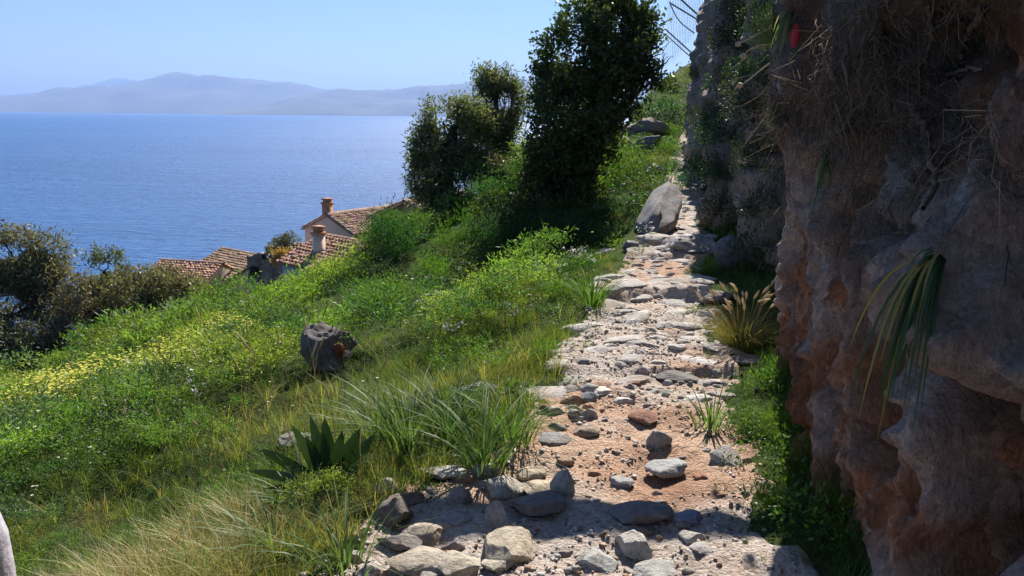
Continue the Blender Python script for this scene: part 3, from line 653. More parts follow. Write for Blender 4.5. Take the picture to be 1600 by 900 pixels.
def left_trees():
    cols = [(.16, .155, .09), (.21, .19, .115), (.12, .12, .065), (.24, .20, .13)]
    Y = 20.5; b = at(70, 560, Y); b[2] = ground(b[0], b[1]) - .3
    tr = [at(75, 580, Y), at(72, 545, Y), at(66, 510, Y), at(58, 480, Y), at(50, 450, Y)]
    bl = [blob(30, 400, 34, Y), blob(70, 402, 36, Y, 30), blob(88, 440, 28, Y), blob(10, 440, 36, Y), blob(50, 450, 42, Y), blob(20, 490, 40, Y), blob(70, 490, 40, Y), blob(-20, 420, 40, Y), blob(5, 380, 22, Y), blob(-30, 480, 45, Y)]
    tree('olive_tree', 'grey-green wild olive with bare twigs and dark branches at the left edge of the bank', 'tree', tr[0], tr, .12, bl, dict(n=24000, size=.13, aspect=.3, cols=cols, gap=.5, gapf=1.2, clump=.18, per=9), 31, bark=(.05, .042, .038), twigs=9)
    specs = [('shrub', 'low dark grey-leaved shrub in front of the wild olive at the left edge', 30, 570, [(20, 545, 45, 36), (70, 560, 45, 34), (-10, 570, 40, 36), (110, 530, 34, 30), (40, 590, 40, 20), (90, 585, 30, 18)], 19.2, [(.06, .065, .045), (.085, .085, .06), (.05, .045, .035)], .22, 41),
             ('shrub', 'wide brown and olive-green shrub in front of the low terracotta roof', 220, 500, [(215, 450, 44, 28), (260, 450, 40, 26), (180, 470, 40, 30), (230, 485, 50, 24), (150, 490, 34, 26), (295, 452, 26, 20), (190, 505, 40, 18)], 20.8, [(.12, .105, .055), (.10, .10, .05), (.14, .11, .07), (.08, .085, .04)], .22, 42),
             ('shrub', 'upright olive-green bush against the sea beside the brown shrub', 165, 460, [(165, 405, 18, 18), (150, 420, 16, 16), (172, 430, 22, 20), (158, 450, 28, 20)], 21.5, [(.07, .085, .04), (.09, .1, .05)], .32, 43),
             ('shrub', 'pale twiggy brown shrub between the wild olive and the wide shrub', 130, 520, [(125, 460, 26, 26), (140, 500, 34, 26), (110, 505, 26, 24), (165, 520, 30, 16)], 20.0, [(.13, .11, .075), (.09, .075, .05), (.15, .125, .09)], .3, 44),
             ('shrub', 'grey-leaved shrub beside the beige gable wall', 445, 392, [(440, 382, 16, 14), (455, 375, 12, 12), (428, 390, 12, 10)], 46, [(.10, .11, .08), (.085, .075, .05)], .25, 45),
             ('shrub', 'orange-tinged dry shrub between ruined wall and grey house', 436, 408, [(434, 402, 9, 12), (441, 396, 8, 10)], 42, [(.28, .16, .04), (.2, .13, .05)], .2, 46)]
    for nm, lab, bu, bv, bls, Y, cc, gap, sd in specs:
        b = at(bu, bv, Y); bl = [blob(u, v, ru, Y, rv, dy=((i * 37) % 5 - 2) * .2) for i, (u, v, ru, rv) in enumerate(bls)]
        tr = [b, b + np.array((.05, 0, .25)), b + np.array((.05, .1, .6)), np.mean([x[0] for x in bl], 0)]
        nl = int(sum(x[2] * x[3] for x in bls) * 3.3); k = Y / 20
        tree(nm, lab, 'shrub', b, tr, .05 * k, bl, dict(n=max(nl, 900), size=.105 * max(k, 1) ** .7, aspect=.36, cols=np.array(cc) * 1.5, gap=gap + .12, gapf=1.4, clump=.13, per=8), sd, bark=(.055, .045, .04), twigs=4, group='shrubs along the lower edge of the bank')
left_trees()

# ================================================================== PLANT TEMPLATES (unit size, quads)
def t_blades(seed, n=16, h=1.0, w=.02, spread=.35, bend=.35, segs=3, lean=(0, 0)):
    r = np.random.default_rng(seed); G = Geo()
    for k in range(n):
        a = r.uniform(0, 2 * math.pi); d = np.array((math.cos(a), math.sin(a), 0)); L = h * r.uniform(.55, 1.0); out = spread * r.uniform(.15, 1); b = bend * r.uniform(.2, 1.3)
        base = d * r.uniform(0, .12) ; t = np.linspace(0, 1, segs + 1)[:, None]
        P = base + d * (out * t + b * t ** 2.5) * L + np.array((0, 0, 1)) * (t - .35 * b * t ** 3) * L * .92 + np.array((lean[0], lean[1], 0)) * t ** 2 * L
        sd = np.array((-d[1], d[0], 0)) * 1.0; sd = sd * math.cos(k) + d * math.sin(k) * .5; ww = w * r.uniform(.7, 1.2) * np.array([.8] + [1 - .9 * (q / segs) ** 1.6 for q in range(1, segs + 1)])[:, None]
        V = np.concatenate([P - sd * ww / 2, P + sd * ww / 2]); m = segs + 1
        G.add(V, [[i, i + m, i + m + 1, i + 1] for i in range(segs)], np.full(3, r.uniform(.75, 1.25)) * np.array((r.uniform(.9, 1.2), 1, r.uniform(.8, 1.1))))
    return G.arrays()

def t_fennel(seed, fr=30, per=5, size=.088, asp=.21, hgt=.8):
    """feathery mound: fronds radiate from the base, each with thin leaflets"""
    r = np.random.default_rng(seed); d = unit(np.stack([r.normal(size=fr), r.normal(size=fr), np.abs(r.normal(size=fr)) * .9 + .12], -1)); L = r.uniform(.55, 1.05, fr)
    s = np.tile(np.linspace(.42, 1, per), fr)[:, None]; P = np.repeat(d * L[:, None], per, 0) * s; P[:, 2] = P[:, 2] * hgt - .12 * (s[:, 0] ** 3) * .5
    P += r.normal(size=P.shape) * .035; D = unit(np.repeat(d, per, 0) * .9 + r.normal(size=P.shape) * .75); Nn = unit(np.cross(D, r.normal(size=P.shape)))
    V, Q = leaf_quads(P, D, Nn, size * 1.9 * r.uniform(.6, 1.3, len(P)), size * asp * 2.2); C = np.repeat(np.repeat(r.uniform(.75, 1.25, fr), per) * r.uniform(.8, 1.2, fr * per), 4)[:, None] * np.ones(3)
    return V, Q, C

def t_herb(seed, n=70, size=.2, asp=.6):
    """mound of broad leaves facing up and out"""
    r = np.random.default_rng(seed); d = unit(np.stack([r.normal(size=n), r.normal(size=n), np.abs(r.normal(size=n)) + .1], -1)); P = d * (r.uniform(.3, 1, n) ** .5)[:, None]; P[:, 2] *= .75
    D = unit(d * np.array((1, 1, .3)) + r.normal(size=d.shape) * .45); Nn = unit(np.cross(D, d + np.array((0, 0, .8)) + r.normal(size=d.shape) * .35)); sz = size * r.uniform(.55, 1.3, n)
    V, Q = leaf_quads(P, D, Nn, sz, sz * asp); return V, Q, np.repeat(r.uniform(.7, 1.3, n), 4)[:, None] * np.ones(3)

T_GRASS = [t_blades(100 + i, 12, 1, .024, .28, .45, 2) for i in range(5)]
T_FINE = [t_blades(120 + i, 15, 1, .013, .34, .55, 3) for i in range(5)]
T_FENNEL = [t_fennel(140 + i) for i in range(5)]
T_HERB = [t_herb(160 + i) for i in range(5)]

def t_core(seed, nu=9, nv=4):
    # opaque half-dome added inside a mound to block light and darken its gaps
    r = np.random.default_rng(seed); V = []
    for j in range(nv + 1):
        e = j / nv * math.pi / 2
        for i in range(nu):
            a = i / nu * 2 * math.pi; k = 1 + .18 * r.normal(); V.append((math.cos(a) * math.cos(e) * k, math.sin(a) * math.cos(e) * k, math.sin(e) * k if j < nv else 1.0))
    Q = [[j * nu + i, j * nu + (i + 1) % nu, (j + 1) * nu + (i + 1) % nu, (j + 1) * nu + i] for j in range(nv) for i in range(nu)]
    return np.array(V), np.array(Q), np.ones((len(V), 3))
T_CORE = [t_core(220 + i) for i in range(4)]

def scatter(temps, P, S, C, seed, tilt=.15, squash=None):
    """merge templates at P (n,3) with scales S and colours C into arrays"""
    r = np.random.default_rng(seed); n = len(P); a = r.uniform(0, 2 * math.pi, n); k = r.integers(0, len(temps), n); outV, outQ, outC, off = [], [], [], 0
    S = np.broadcast_to(np.asarray(S, float), (n,)); C = np.broadcast_to(np.asarray(C, float), (n, 3)); tx = r.normal(size=n) * tilt; ty = r.normal(size=n) * tilt
    for i, (V, Q, c) in enumerate(temps):
        I = np.where(k == i)[0]
        if not len(I): continue
        ca, sa = np.cos(a[I])[:, None], np.sin(a[I])[:, None]
        X = V[None, :, 0] * ca - V[None, :, 1] * sa; Y = V[None, :, 0] * sa + V[None, :, 1] * ca; Z = np.broadcast_to(V[None, :, 2], X.shape)
        W_ = np.stack([X + Z * tx[I][:, None], Y + Z * ty[I][:, None], Z], -1) * S[I][:, None, None] + P[I][:, None]
        outV.append(W_.reshape(-1, 3)); nq = len(V); outQ.append((Q[None] + (np.arange(len(I)) * nq)[:, None, None]).reshape(-1, 4) + off); off += len(I) * nq
        outC.append((C[I][:, None] * c[None]).reshape(-1, 3))
    return np.concatenate(outV), np.concatenate(outQ), np.concatenate(outC)

class Stuff:
    def __init__(s): s.V, s.Q, s.C, s.n = [], [], [], 0
    def add(s, V, Q, C): s.V.append(V); s.Q.append(Q + s.n); s.C.append(C); s.n += len(V)
    def make(s, name, mat, label=None):
        o = link(name, make_mesh(name, np.concatenate(s.V), np.concatenate(s.Q), [M[mat]], np.concatenate(s.C)), kind='stuff')
        return o

def polar(n, r0, r1, a0, a1, seed, pw=1.0):
    r = np.random.default_rng(seed); R = np.exp(r.uniform(math.log(r0), math.log(r1), n)) if pw == 1.0 else r0 + (r1 - r0) * r.uniform(0, 1, n) ** pw
    A = np.radians(r.uniform(a0, a1, n)); return R * np.sin(A), R * np.cos(A), R

BP = hit(512, 580)
def off_path(X, Y, m=0.0):
    return ((path_x(Y) - path_w(Y) - X) > m) & ((X - BP[0]) ** 2 + (Y - BP[1] - .15) ** 2 > .62 ** 2)

# ------------------------------------------------------------------ ground cover on the bank
def cover():
    r = np.random.default_rng(50)
    fen = Stuff(); gr = Stuff(); dry = Stuff()
    # feathery green mounds over the whole bank: domes of fennel-like plants, bigger away from the trodden edge
    pal = np.array([(.10, .185, .034), (.14, .225, .036), (.062, .145, .04), (.19, .24, .045), (.095, .165, .075)])
    mc = []; q = np.random.default_rng(51)
    while len(mc) < 290:
        Rr = math.exp(q.uniform(math.log(3.2), math.log(22))); A = math.radians(q.uniform(-44, 12)); x, y = Rr * math.sin(A), Rr * math.cos(A); ye = float(bank_edge(np.array(x))); dl = float(path_x(y) - path_w(y) - x)
        rad = float(np.interp(Rr, [3, 6, 10, 20], [.13, .28, .50, .86])) * q.uniform(.5, 1.4)
        if dl < rad * .8 + .25 or y > ye + .6 or (y > ye - 1.6 and -7.5 < x < -2.6): continue
        if y > 8.4 and dl < 4.6 and y < 16.5: continue
        cr = (x * BP[1] - y * BP[0]) / math.hypot(BP[0], BP[1])
        if abs(cr) < .5 + rad and math.hypot(BP[0], BP[1]) - 2.6 < Rr < math.hypot(BP[0], BP[1]) + .2: continue
        if Rr < 6.5 and x > -1.2 - .25 * Rr and q.uniform() < .75: continue
        mc.append((x, y, rad, Rr))
    X, Y, Z, S, C = [], [], [], [], []; FQ = []; cz0, cz1 = hit(-20, 655), hit(215, 625)
    for (x, y, rad, Rr) in mc:
        low = .22 if (y > 9.0 and -.37 < x / y < -.19) else (.5 if (y > 9 and x / y < -.40) else 1.0); hmul = q.uniform(.85, 1.7); hh_max = rad * hmul * low * .8
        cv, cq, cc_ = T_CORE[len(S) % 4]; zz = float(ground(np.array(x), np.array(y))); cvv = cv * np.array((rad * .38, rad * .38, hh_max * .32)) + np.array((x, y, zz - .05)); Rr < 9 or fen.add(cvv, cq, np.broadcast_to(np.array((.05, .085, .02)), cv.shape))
        k = 9; a = q.uniform(0, 6.28, k); e = q.uniform(0, 1, k) ** .6; dx = np.cos(a) * e * rad; dy = np.sin(a) * e * rad; hh = rad * hmul * q.uniform(.85, 1.12) * np.sqrt(np.clip(1 - e * e * .85, 0, 1)); low = .22 if (y > 9.0 and -.37 < x / y < -.19) else (.5 if (y > 9 and x / y < -.40) else 1.0); hh = hh * low
        tz = np.clip(((x - cz0[0]) * (cz1[0] - cz0[0]) + (y - cz0[1]) * (cz1[1] - cz0[1])) / ((cz1 - cz0)[:2] ** 2).sum(), 0, 1); dz = math.hypot(x - cz0[0] - tz * (cz1[0] - cz0[0]), y - cz0[1] - tz * (cz1[1] - cz0[1]))
        yel = dz < 1.1 + .5 * q.normal(); nfl = int(140 * rad / .4) if yel else (int(q.uniform(3, 16)) if (Rr > 6.5 and q.uniform() < .35) else 0)
        for _ in range(nfl):
            aa, ee = q.uniform(0, 6.28), q.uniform() ** .5; px, py = x + math.cos(aa) * ee * rad * 1.15, y + math.sin(aa) * ee * rad * 1.15
            FQ.append((px, py, rad * low * (.75 * math.sqrt(max(1 - .8 * ee * ee, 0)) + q.uniform(.25, .55)), yel))
        cn = 3 if (yel and q.uniform() < .7) else int(np.clip((pnoise(np.array((x * .6, y * .6, 3.0))) + .5) * 5 + q.normal() * .9, 0, 4.99))
        X += list(x + dx); Y += list(y + dy); Z += list(hh * .8 - .06 * rad); S += list(rad * q.uniform(.48, .72, k)); tone = q.uniform(.55, 1.35); C += [pal[cn] * tone * f for f in q.uniform(.8, 1.2, k)]
    X, Y, Z, S, C = map(np.array, (X, Y, Z, S, C)); fen.add(*scatter(T_FENNEL, np.stack([X, Y, ground(X, Y) + Z * .9], -1), S, C, 52))
    FQ = np.array(FQ)
    X, Y, R = polar(600, 3.0, 22, -45, 12, 67); ye = bank_edge(X); k = off_path(X, Y, .3) & (Y < ye + 2); X, Y, R = X[k], Y[k], R[k]
    fen.add(*scatter(T_FENNEL + T_HERB[:1], np.stack([X, Y, ground(X, Y) - .03], -1), np.interp(R, [3, 8, 20], [.09, .2, .42]) * r.uniform(.5, 1.2, len(X)), pal[r.integers(0, 5, len(X))] * r.uniform(.7, 1.2, (len(X), 1)), 68))
    # short grass everywhere between
    X, Y, R = polar(6200, 2.0, 21, -46, 14, 53); ye = bank_edge(X); k = off_path(X, Y, .02) & (Y < ye + 1) & ((R < 6.5) | (r.uniform(size=len(R)) < .12)); X, Y, R = X[k], Y[k], R[k]
    m = pnoise(np.stack([X * .9, Y * .9, 0 * X + 9], -1)); pal = np.array([(.10, .155, .03), (.17, .20, .045), (.27, .25, .09)]); ci = np.clip((m + .5) * 3 + r.normal(size=len(X)) * .5, 0, 2.99).astype(int)
    P = np.stack([X, Y, ground(X, Y) - .01], -1); S = np.interp(R, [2, 5, 20], [.16, .22, .4]) * r.uniform(.6, 1.3, len(X)); gr.add(*scatter(T_GRASS + T_FINE, P, S, pal[ci] * r.uniform(.8, 1.2, (len(X), 1)), 54))
    # taller fine yellow-green grass in the verge left of the path and in the left foreground
    n = 3300; Yv = r.uniform(2.2, 9.5, n); Xv = path_x(Yv) - path_w(Yv) - np.abs(r.normal(size=n)) * np.interp(Yv, [2, 4, 10], [1.3, 1.1, .9]) - .12
    gn = pnoise(np.stack([Xv * 1.7, Yv * 1.7, 0 * Xv], -1)); k = gn > -.05; Xv, Yv, gn = Xv[k], Yv[k], gn[k]
    P = np.stack([Xv, Yv, ground(Xv, Yv) - .01], -1); pal = np.array([(.17, .215, .05), (.13, .19, .038), (.27, .26, .10), (.10, .165, .035)]); ci = r.integers(0, 4, len(Xv))
    dlv = path_x(Yv) - path_w(Yv) - Xv
    gr.add(*scatter(T_FINE, P, r.uniform(.14, .36, len(Xv)) * np.interp(dlv, [.1, .6], [.55, 1]) * (.6 + 1.1 * gn.clip(0, .6)), pal[ci] * r.uniform(.8, 1.2, (len(Xv), 1)), 55, .25))
    n = 700; Yv = r.uniform(2.2, 9.5, n); Xv = path_x(Yv) - path_w(Yv) - np.abs(r.normal(size=n)) * 1.3 - .1
    P = np.stack([Xv, Yv, ground(Xv, Yv) - .02], -1); gn = pnoise(np.stack([Xv * 1.7, Yv * 1.7, 0 * Xv], -1)); k = gn < .12; pal2 = np.array([(.06, .14, .02), (.04, .10, .025), (.09, .16, .03)])
    fen.add(*scatter(T_FENNEL + T_HERB[:2], P[k], r.uniform(.06, .16, k.sum()), pal2[r.integers(0, 3, k.sum())], 66))
    n = 420; Yv = r.uniform(2.6, 14, n); sd = np.where(r.uniform(size=n) < .6, -1, 1); Xv = path_x(Yv) + sd * path_w(Yv) * (1 - np.abs(r.normal(size=n)) * .14); P = np.stack([Xv, Yv, path_height(Xv, Yv) - .01], -1)
    gr.add(*scatter(T_GRASS + T_HERB[:2], P, r.uniform(.03, .10, n), np.array((.13, .17, .04)) * r.uniform(.6, 1.3, (n, 1)), 71))
    # straw-coloured dry grass in the near left corner
    X, Y, R = polar(2400, 1.7, 3.9, -48, -12, 56, 1.2); k = off_path(X, Y, .35); X, Y = X[k], Y[k]; k = r.uniform(size=len(X)) < sstep(-X - .35 + .7 * (3.3 - Y), .2, 1.2); X, Y = X[k], Y[k]
    P = np.stack([X, Y, ground(X, Y) - .01], -1); pal = np.array([(.52, .43, .21), (.44, .36, .15), (.30, .28, .10), (.60, .53, .31)]); ci = r.integers(0, 4, len(X))
    dry.add(*scatter(T_FINE, P, r.uniform(.14, .30, len(X)), pal[ci] * r.uniform(.8, 1.2, (len(X), 1)), 57, .35))
    # grass along the foot of the cliff
    n = 1300; Yv = r.uniform(1.6, 13, n) ; lo = path_x(Yv) + path_w(Yv) * 1.02; hi = cliff_x(Yv) + .1; q = r.uniform(0, 1, n) ** .8; Xv = lo + (hi - lo) * q
    P = np.stack([Xv, Yv, ground(Xv, Yv) - .01], -1); pal = np.array([(.06, .12, .022), (.10, .15, .03), (.045, .10, .025)]); ci = r.integers(0, 3, n)
    gr.add(*scatter(T_GRASS + T_FINE, P, r.uniform(.10, .28, n) * (.45 + .7 * q), pal[ci] * r.uniform(.8, 1.2, (n, 1)), 58, .2))
    # verge of the far path and slope left of it
    n = 520; Yv = r.uniform(11, 46, n); Xv = path_x(Yv) - path_w(Yv) - r.uniform(0, 1, n) ** 1.3 * 3.5; P = np.stack([Xv, Yv, ground(Xv, Yv) - .05], -1)
    pal = np.array([(.055, .135, .022), (.085, .165, .02), (.04, .10, .03), (.12, .16, .03)]); fen.add(*scatter(T_FENNEL + T_HERB, P, r.uniform(.18, .5, n), pal[r.integers(0, 4, n)], 59))
    n = 260; Yv = r.uniform(9, 46, n); lo = path_x(Yv) + path_w(Yv) + .12; hi = cliff_x(Yv) + .2; Xv = lo + (hi - lo) * r.uniform(0, 1, n); P = np.stack([Xv, Yv, ground(Xv, Yv) - .03], -1)
    fen.add(*scatter(T_FENNEL + T_HERB, P, r.uniform(.12, .34, n), pal[r.integers(0, 4, n)], 60))
    # lower hillside among the houses
    n = 450; Xv = r.uniform(-34, 2, n); Yv = r.uniform(20, 62, n); P = np.stack([Xv, Yv, ground(Xv, Yv) - .2], -1)
    fen.add(*scatter(T_HERB, P, r.uniform(.6, 1.5, n), np.array((.06, .085, .03)) * r.uniform(.7, 1.4, (n, 1)), 61))
    # tall dry stems standing out of the bank
    for k in range(70):
        u, v = r.uniform(180, 560), r.uniform(610, 780); p = hit(u, v); L = r.uniform(.35, .75); a = p + np.array((r.normal() * .22, r.normal() * .15, 1)) * L
        S = wobble(p, a, 7, .05, -.02, 900 + k); V, Q = tube(S, np.linspace(.0028, .0012, 7), 3); c = np.array((.42, .36, .18)) * r.uniform(.6, 1.2); dry.add(V, Q, np.broadcast_to(c, V.shape))
        if k % 2 == 0: V, Q = tube(wobble(S[-1], S[-1] + (S[-1] - S[-2]) * 1.1, 4, .05, 0, k), np.array([.002, .006, .005, .001]), 4); dry.add(V, Q, np.broadcast_to(c * 1.2, V.shape))
    fen.make('ground_cover', 'leaf'); gr.make('grass', 'leaf'); dry.make('dry_grass', 'leaf_dry')
    # yellow and white blossom over the bank
    fl = Stuff(); c0 = hit(120, 640); c1 = hit(420, 520)
    quad = (np.array([(-1, 0, 0), (0, -1, .15), (1, 0, 0), (0, 1, .15)]) * .5, np.array([[0, 1, 2, 3]]), np.ones((4, 3)))
    def sprinkle(cx, cy, sx, sy, n, c, s, hh, sd):
        q = np.random.default_rng(sd); x = cx + q.normal(size=n) * sx; y = cy + q.normal(size=n) * sy; k = off_path(x, y, .4); x, y = x[k], y[k]
        k = pnoise(np.stack([x * 1.3, y * 1.3, 0 * x], -1)) > -.12; x, y = x[k], y[k]
        fl.add(*scatter([quad], np.stack([x, y, ground(x, y) + q.uniform(hh * .4, hh, len(x))], -1), q.uniform(.6, 1.2, len(x)) * s, np.array(c) * q.uniform(.8, 1.15, (len(x), 1)), sd, .5))
    fc = np.where(FQ[:, 3:4] > .5, np.array([[.60, .55, .10]]), np.array([[.60, .64, .38]])) * r.uniform(.8, 1.15, (len(FQ), 1)); k = off_path(FQ[:, 0], FQ[:, 1], .1)
    fl.add(*scatter([quad], np.stack([FQ[:, 0], FQ[:, 1], ground(FQ[:, 0], FQ[:, 1]) + FQ[:, 2]], -1)[k], r.uniform(.024, .046, k.sum()), fc[k], 62, .6))
    h_ = hit(130, 740); sprinkle(h_[0], h_[1], 1.0, .5, 60, (.7, .7, .6), .028, .26, 65)
    fl.make('blossom', 'petal')
cover()

# ================================================================== BOULDERS AND STONES
GREY, PALE, TAN, BLUE, REDD = (.27, .26, .25), (.54, .51, .46), (.50, .43, .33), (.20, .21, .24), (.36, .17, .09)
_rk = {}
def stone(u, v, w, h, col, label, name='stone', cat='stone', depth=1.0, seed=0, sub=3, tilt=(0, 0), yaw=None, sink=.34, where='ground', group=None, **kw):
    """(u, v) bottom middle of the stone in the photograph, w x h its apparent size"""
    p = hit(u, v, where); d = np.linalg.norm(p - CAM) / FPX; W_ = w * d / 2
    # visible height of a flat stone comes partly from its depth
    down = math.asin((CAM[2] - p[2]) / np.linalg.norm(p - CAM)); dp = W_ * depth
    hz = max((h * d - 2 * dp * math.sin(down)) / math.cos(down), .42 * h * d) / 2 * 1.15
    me = rock_mesh(name, seed + 1000, sub, **kw)
    q = p + np.array((0, dp * .8, 0)); z = ground(q[0], q[1]) if where == 'ground' else p[2]
    dirn = unit(np.array((ray(u, v)[0], ray(u, v)[1], 0)))
    o = link(name, me, loc=(p[0] + dirn[0] * dp * .85, p[1] + dirn[1] * dp * .85, max(z, p[2] - .3) + hz * (1 - 2 * sink) ), label=label, cat=cat, group=group)
    o.scale = (W_, dp, hz * (1 + sink)); o.rotation_euler = (tilt[0], tilt[1], yaw if yaw is not None else random.uniform(-.4, .4)); o.color = (*col, 1); return o

G1 = 'stones at the foot of the path'
STONES = [
 (790, 884, 92, 72, TAN, 'rounded tan boulder with pitted dark underside, largest stone at the bottom of the path', 1.0, 1),
 (622, 862, 74, 30, (.24, .22, .2), 'dark grey flat-topped stone with grooved side beside the dry grass', .7, 2),
 (928, 896, 70, 42, (.42, .42, .4), 'smooth pale grey stone sunk in gravel at the bottom of the path', .9, 3),
 (990, 872, 62, 56, PALE, 'pale triangular stone pointing toward the camera below the shade band', 1.1, 4),
 (1000, 822, 98, 44, (.27, .25, .25), 'long brown-grey stone lying in the band of shade', .7, 5),
 (1044, 746, 74, 34, (.38, .38, .38), 'flat grey slab with hollowed front edge on the orange dirt', .8, 6),
 (970, 762, 40, 20, (.42, .41, .4), 'small oval white-grey stone alone on the orange dirt', .8, 7),
 (1128, 732, 56, 44, (.40, .38, .36), 'pale wedge-shaped slab at the right side of the orange dirt', 1.0, 8),
 (1093, 752, 26, 16, REDD, 'small rust-red clod between the grey slab and the right-hand grass', .8, 9),
 (1030, 704, 40, 40, (.36, .35, .34), 'upright grey stone with dark foot in the middle of the path', .8, 10),
 (915, 682, 46, 22, (.34, .26, .2), 'brown stone with reddish end on the left of the orange dirt', .7, 11),
 (866, 700, 58, 26, (.33, .32, .32), 'grey ledge stone at the left edge of the orange dirt', .9, 12),
 (692, 750, 76, 30, PALE, 'pale fissured stone directly below the strap-leaf clumps', .7, 13),
 (716, 790, 46, 36, (.36, .33, .3), 'grey pitted stone above the shade at the left edge of the path', .8, 14),
 (786, 778, 78, 46, (.46, .42, .36), 'large pale slanting stone above the shade band', .9, 15),
 (832, 752, 58, 28, (.50, .42, .30), 'cream flat stone in the left edge of the path', .8, 16),
 (842, 776, 66, 30, (.50, .43, .32), 'cream overhanging stone just above the shade band', .8, 17),
 (878, 778, 34, 52, (.45, .45, .43), 'lumpy whitish rock standing at the left border of the orange dirt', 1.0, 18),
 (604, 770, 44, 32, PALE, 'pale stone half hidden under the squill leaves', .8, 19),
 (652, 905, 110, 40, (.42, .37, .3), 'wide tan fissured stone at the bottom edge of the picture', .8, 20),
 (716, 908, 76, 52, (.46, .41, .33), 'blocky tan stone next to the wide fissured one', .9, 21),
 (666, 852, 66, 40, (.42, .36, .28), 'tan stone with a small round hole beside the largest boulder', .8, 22),
 (612, 820, 66, 62, (.24, .2, .17), 'dark brown bank stone in the shade under the squill', .8, 23),
 (716, 824, 60, 36, (.36, .36, .38), 'bluish flat stone in the shaded left half of the path', .8, 24),
 (772, 822, 44, 44, (.4, .4, .42), 'tilted blue-grey stone standing in the shade band', .5, 25),
 (838, 812, 96, 44, (.26, .24, .25), 'broad dark ridge stone across the shade band', .8, 26),
 (1080, 850, 40, 24, PALE, 'pale pyramid-shaped stone right of the triangular one', .9, 27),
 (1076, 822, 50, 22, (.3, .33, .4), 'blue-grey stone at the right end of the shaded boulder', .8, 28),
 (1020, 905, 66, 26, (.4, .39, .37), 'pale stone cut by the bottom edge of the picture', .9, 29),
 (1098, 868, 40, 20, (.44, .42, .4), 'small whitish stone near the right-hand grass', .9, 30),
 (775, 898, 54, 22, (.5, .45, .36), 'cream chip stone leaning under the largest boulder', .8, 31),
 (884, 730, 30, 22, (.36, .26, .19), 'small brown stone touching the orange dirt at its left edge', .8, 32),
 (640, 790, 46, 26, (.26, .2, .16), 'reddish-brown shaded stone in the left bank', .8, 33),
 (1006, 660, 50, 24, (.33, .17, .12), 'dark reddish lump of earth and stone in the path centre', .9, 34),
 (1058, 596, 72, 20, (.2, .18, .17), 'dark-fronted ledge stone across the middle of the path', .6, 35),
 (918, 628, 36, 22, (.3, .31, .33), 'layered bluish stone on the left edge halfway up the path', .8, 36),
 (912, 560, 34, 16, (.34, .33, .33), 'small grey stone under the grass on the left edge of the cobbles', .8, 37),
]
for (u, v, w, h, c, lab, dp, sd) in STONES:
    stone(u, v, w, h, c, lab, depth=dp, seed=sd, group=G1, sub=4 if w > 60 else 3, planes=16, rough=.10)
BO = [
 (1072, 402, 104, 44, (.42, .39, .38), 'pale sloping rock slab lying across the path below the slanting boulder', .8, 52, (0, .05), None),
 (1134, 420, 56, 56, (.19, .20, .245), 'smooth blue-grey boulder at the foot of the cliff', .9, 53, (0, 0), None),
 (512, 580, 92, 86, (.17, .16, .16), 'large dark craggy boulder with reddish hollow alone on the grassy bank', .8, 54, (0, 0), None),
 (748, 630, 76, 44, (.25, .25, .265), 'grey boulder half hidden behind the strap-leaf clumps', .8, 55, (0, 0), None),
 (952, 400, 62, 20, (.36, .33, .31), 'flat grey stone ledge on the left rim below the slanting boulder', .7, 56, (0, 0), None),
 (985, 394, 28, 24, (.25, .25, .26), 'small grey rock at the left foot of the slanting boulder', .8, 57, (0, 0), None),
 (1012, 213, 74, 28, (.24, .21, .21), 'rough purple-grey outcrop highest up beside the far path', .9, 58, (0, 0), None),
 (982, 214, 56, 18, (.24, .2, .21), 'long low rock shelf left of the highest outcrop', .7, 59, (0, 0), None),
 (1008, 236, 56, 20, (.17, .17, .185), 'dark pointed slab rising out of the green mounds by the far path', .6, 60, (0, -.35), None),
 (972, 232, 44, 18, (.25, .2, .18), 'brownish rock under the crown of the carob tree', .8, 61, (0, 0), None),
 (1020, 276, 34, 20, (.42, .36, .33), 'small pale rock among the yellow bushes below the far path', .8, 62, (0, 0), None),
 (940, 334, 42, 14, (.3, .29, .28), 'low grey rock in the shade right of the carob trunk', .8, 63, (0, 0), None),
 (465, 706, 70, 34, (.24, .22, .2), 'dark weathered rock under dead stems behind the squill', .8, 64, (0, 0), None),
 (72, 600, 28, 12, (.45, .43, .38), 'small pale rock where the bank meets the dark shrub', .8, 65, (0, 0), None),
 (1120, 475, 56, 26, (.22, .2, .2), 'dark grey rock at the right edge of the cobbles', .8, 66, (0, 0), None),
 (1170, 570, 60, 22, (.2, .19, .19), 'dark stone under the golden grass tuft', .8, 67, (0, 0), None),
]
for (u, v, w, h, c, lab, dp, sd, tl, _) in BO:
    o = stone(u, v, w, h, c, lab, 'boulder', 'boulder', depth=dp, seed=sd, sub=4, tilt=tl, yaw=0, sink=.15, planes=8, rough=.22)
    if sd == 54:
        BIG = o
def ridge_boulder():
    V, F = rock_verts(58, 4, 16, .13); V = V * np.array((.36, 1.0, .40)); V[:, 2] += .14 * V[:, 1]; V[:, 0] += .30 * V[:, 2]
    me = make_mesh('boulder', V, F, [M['rock']], smooth=True); me.set_sharp_from_angle(angle=math.radians(38))
    a = at(1024, 345, 11.9); o = link('boulder', me, loc=(a[0], a[1], float(ground(np.array(a[0]), np.array(a[1]))) + .15), label='long grey boulder with slanting top lying along the left of the upper path', cat='boulder'); o.rotation_euler = (.06, -.12, -.24); o.color = (.20, .19, .195, 1)
ridge_boulder()
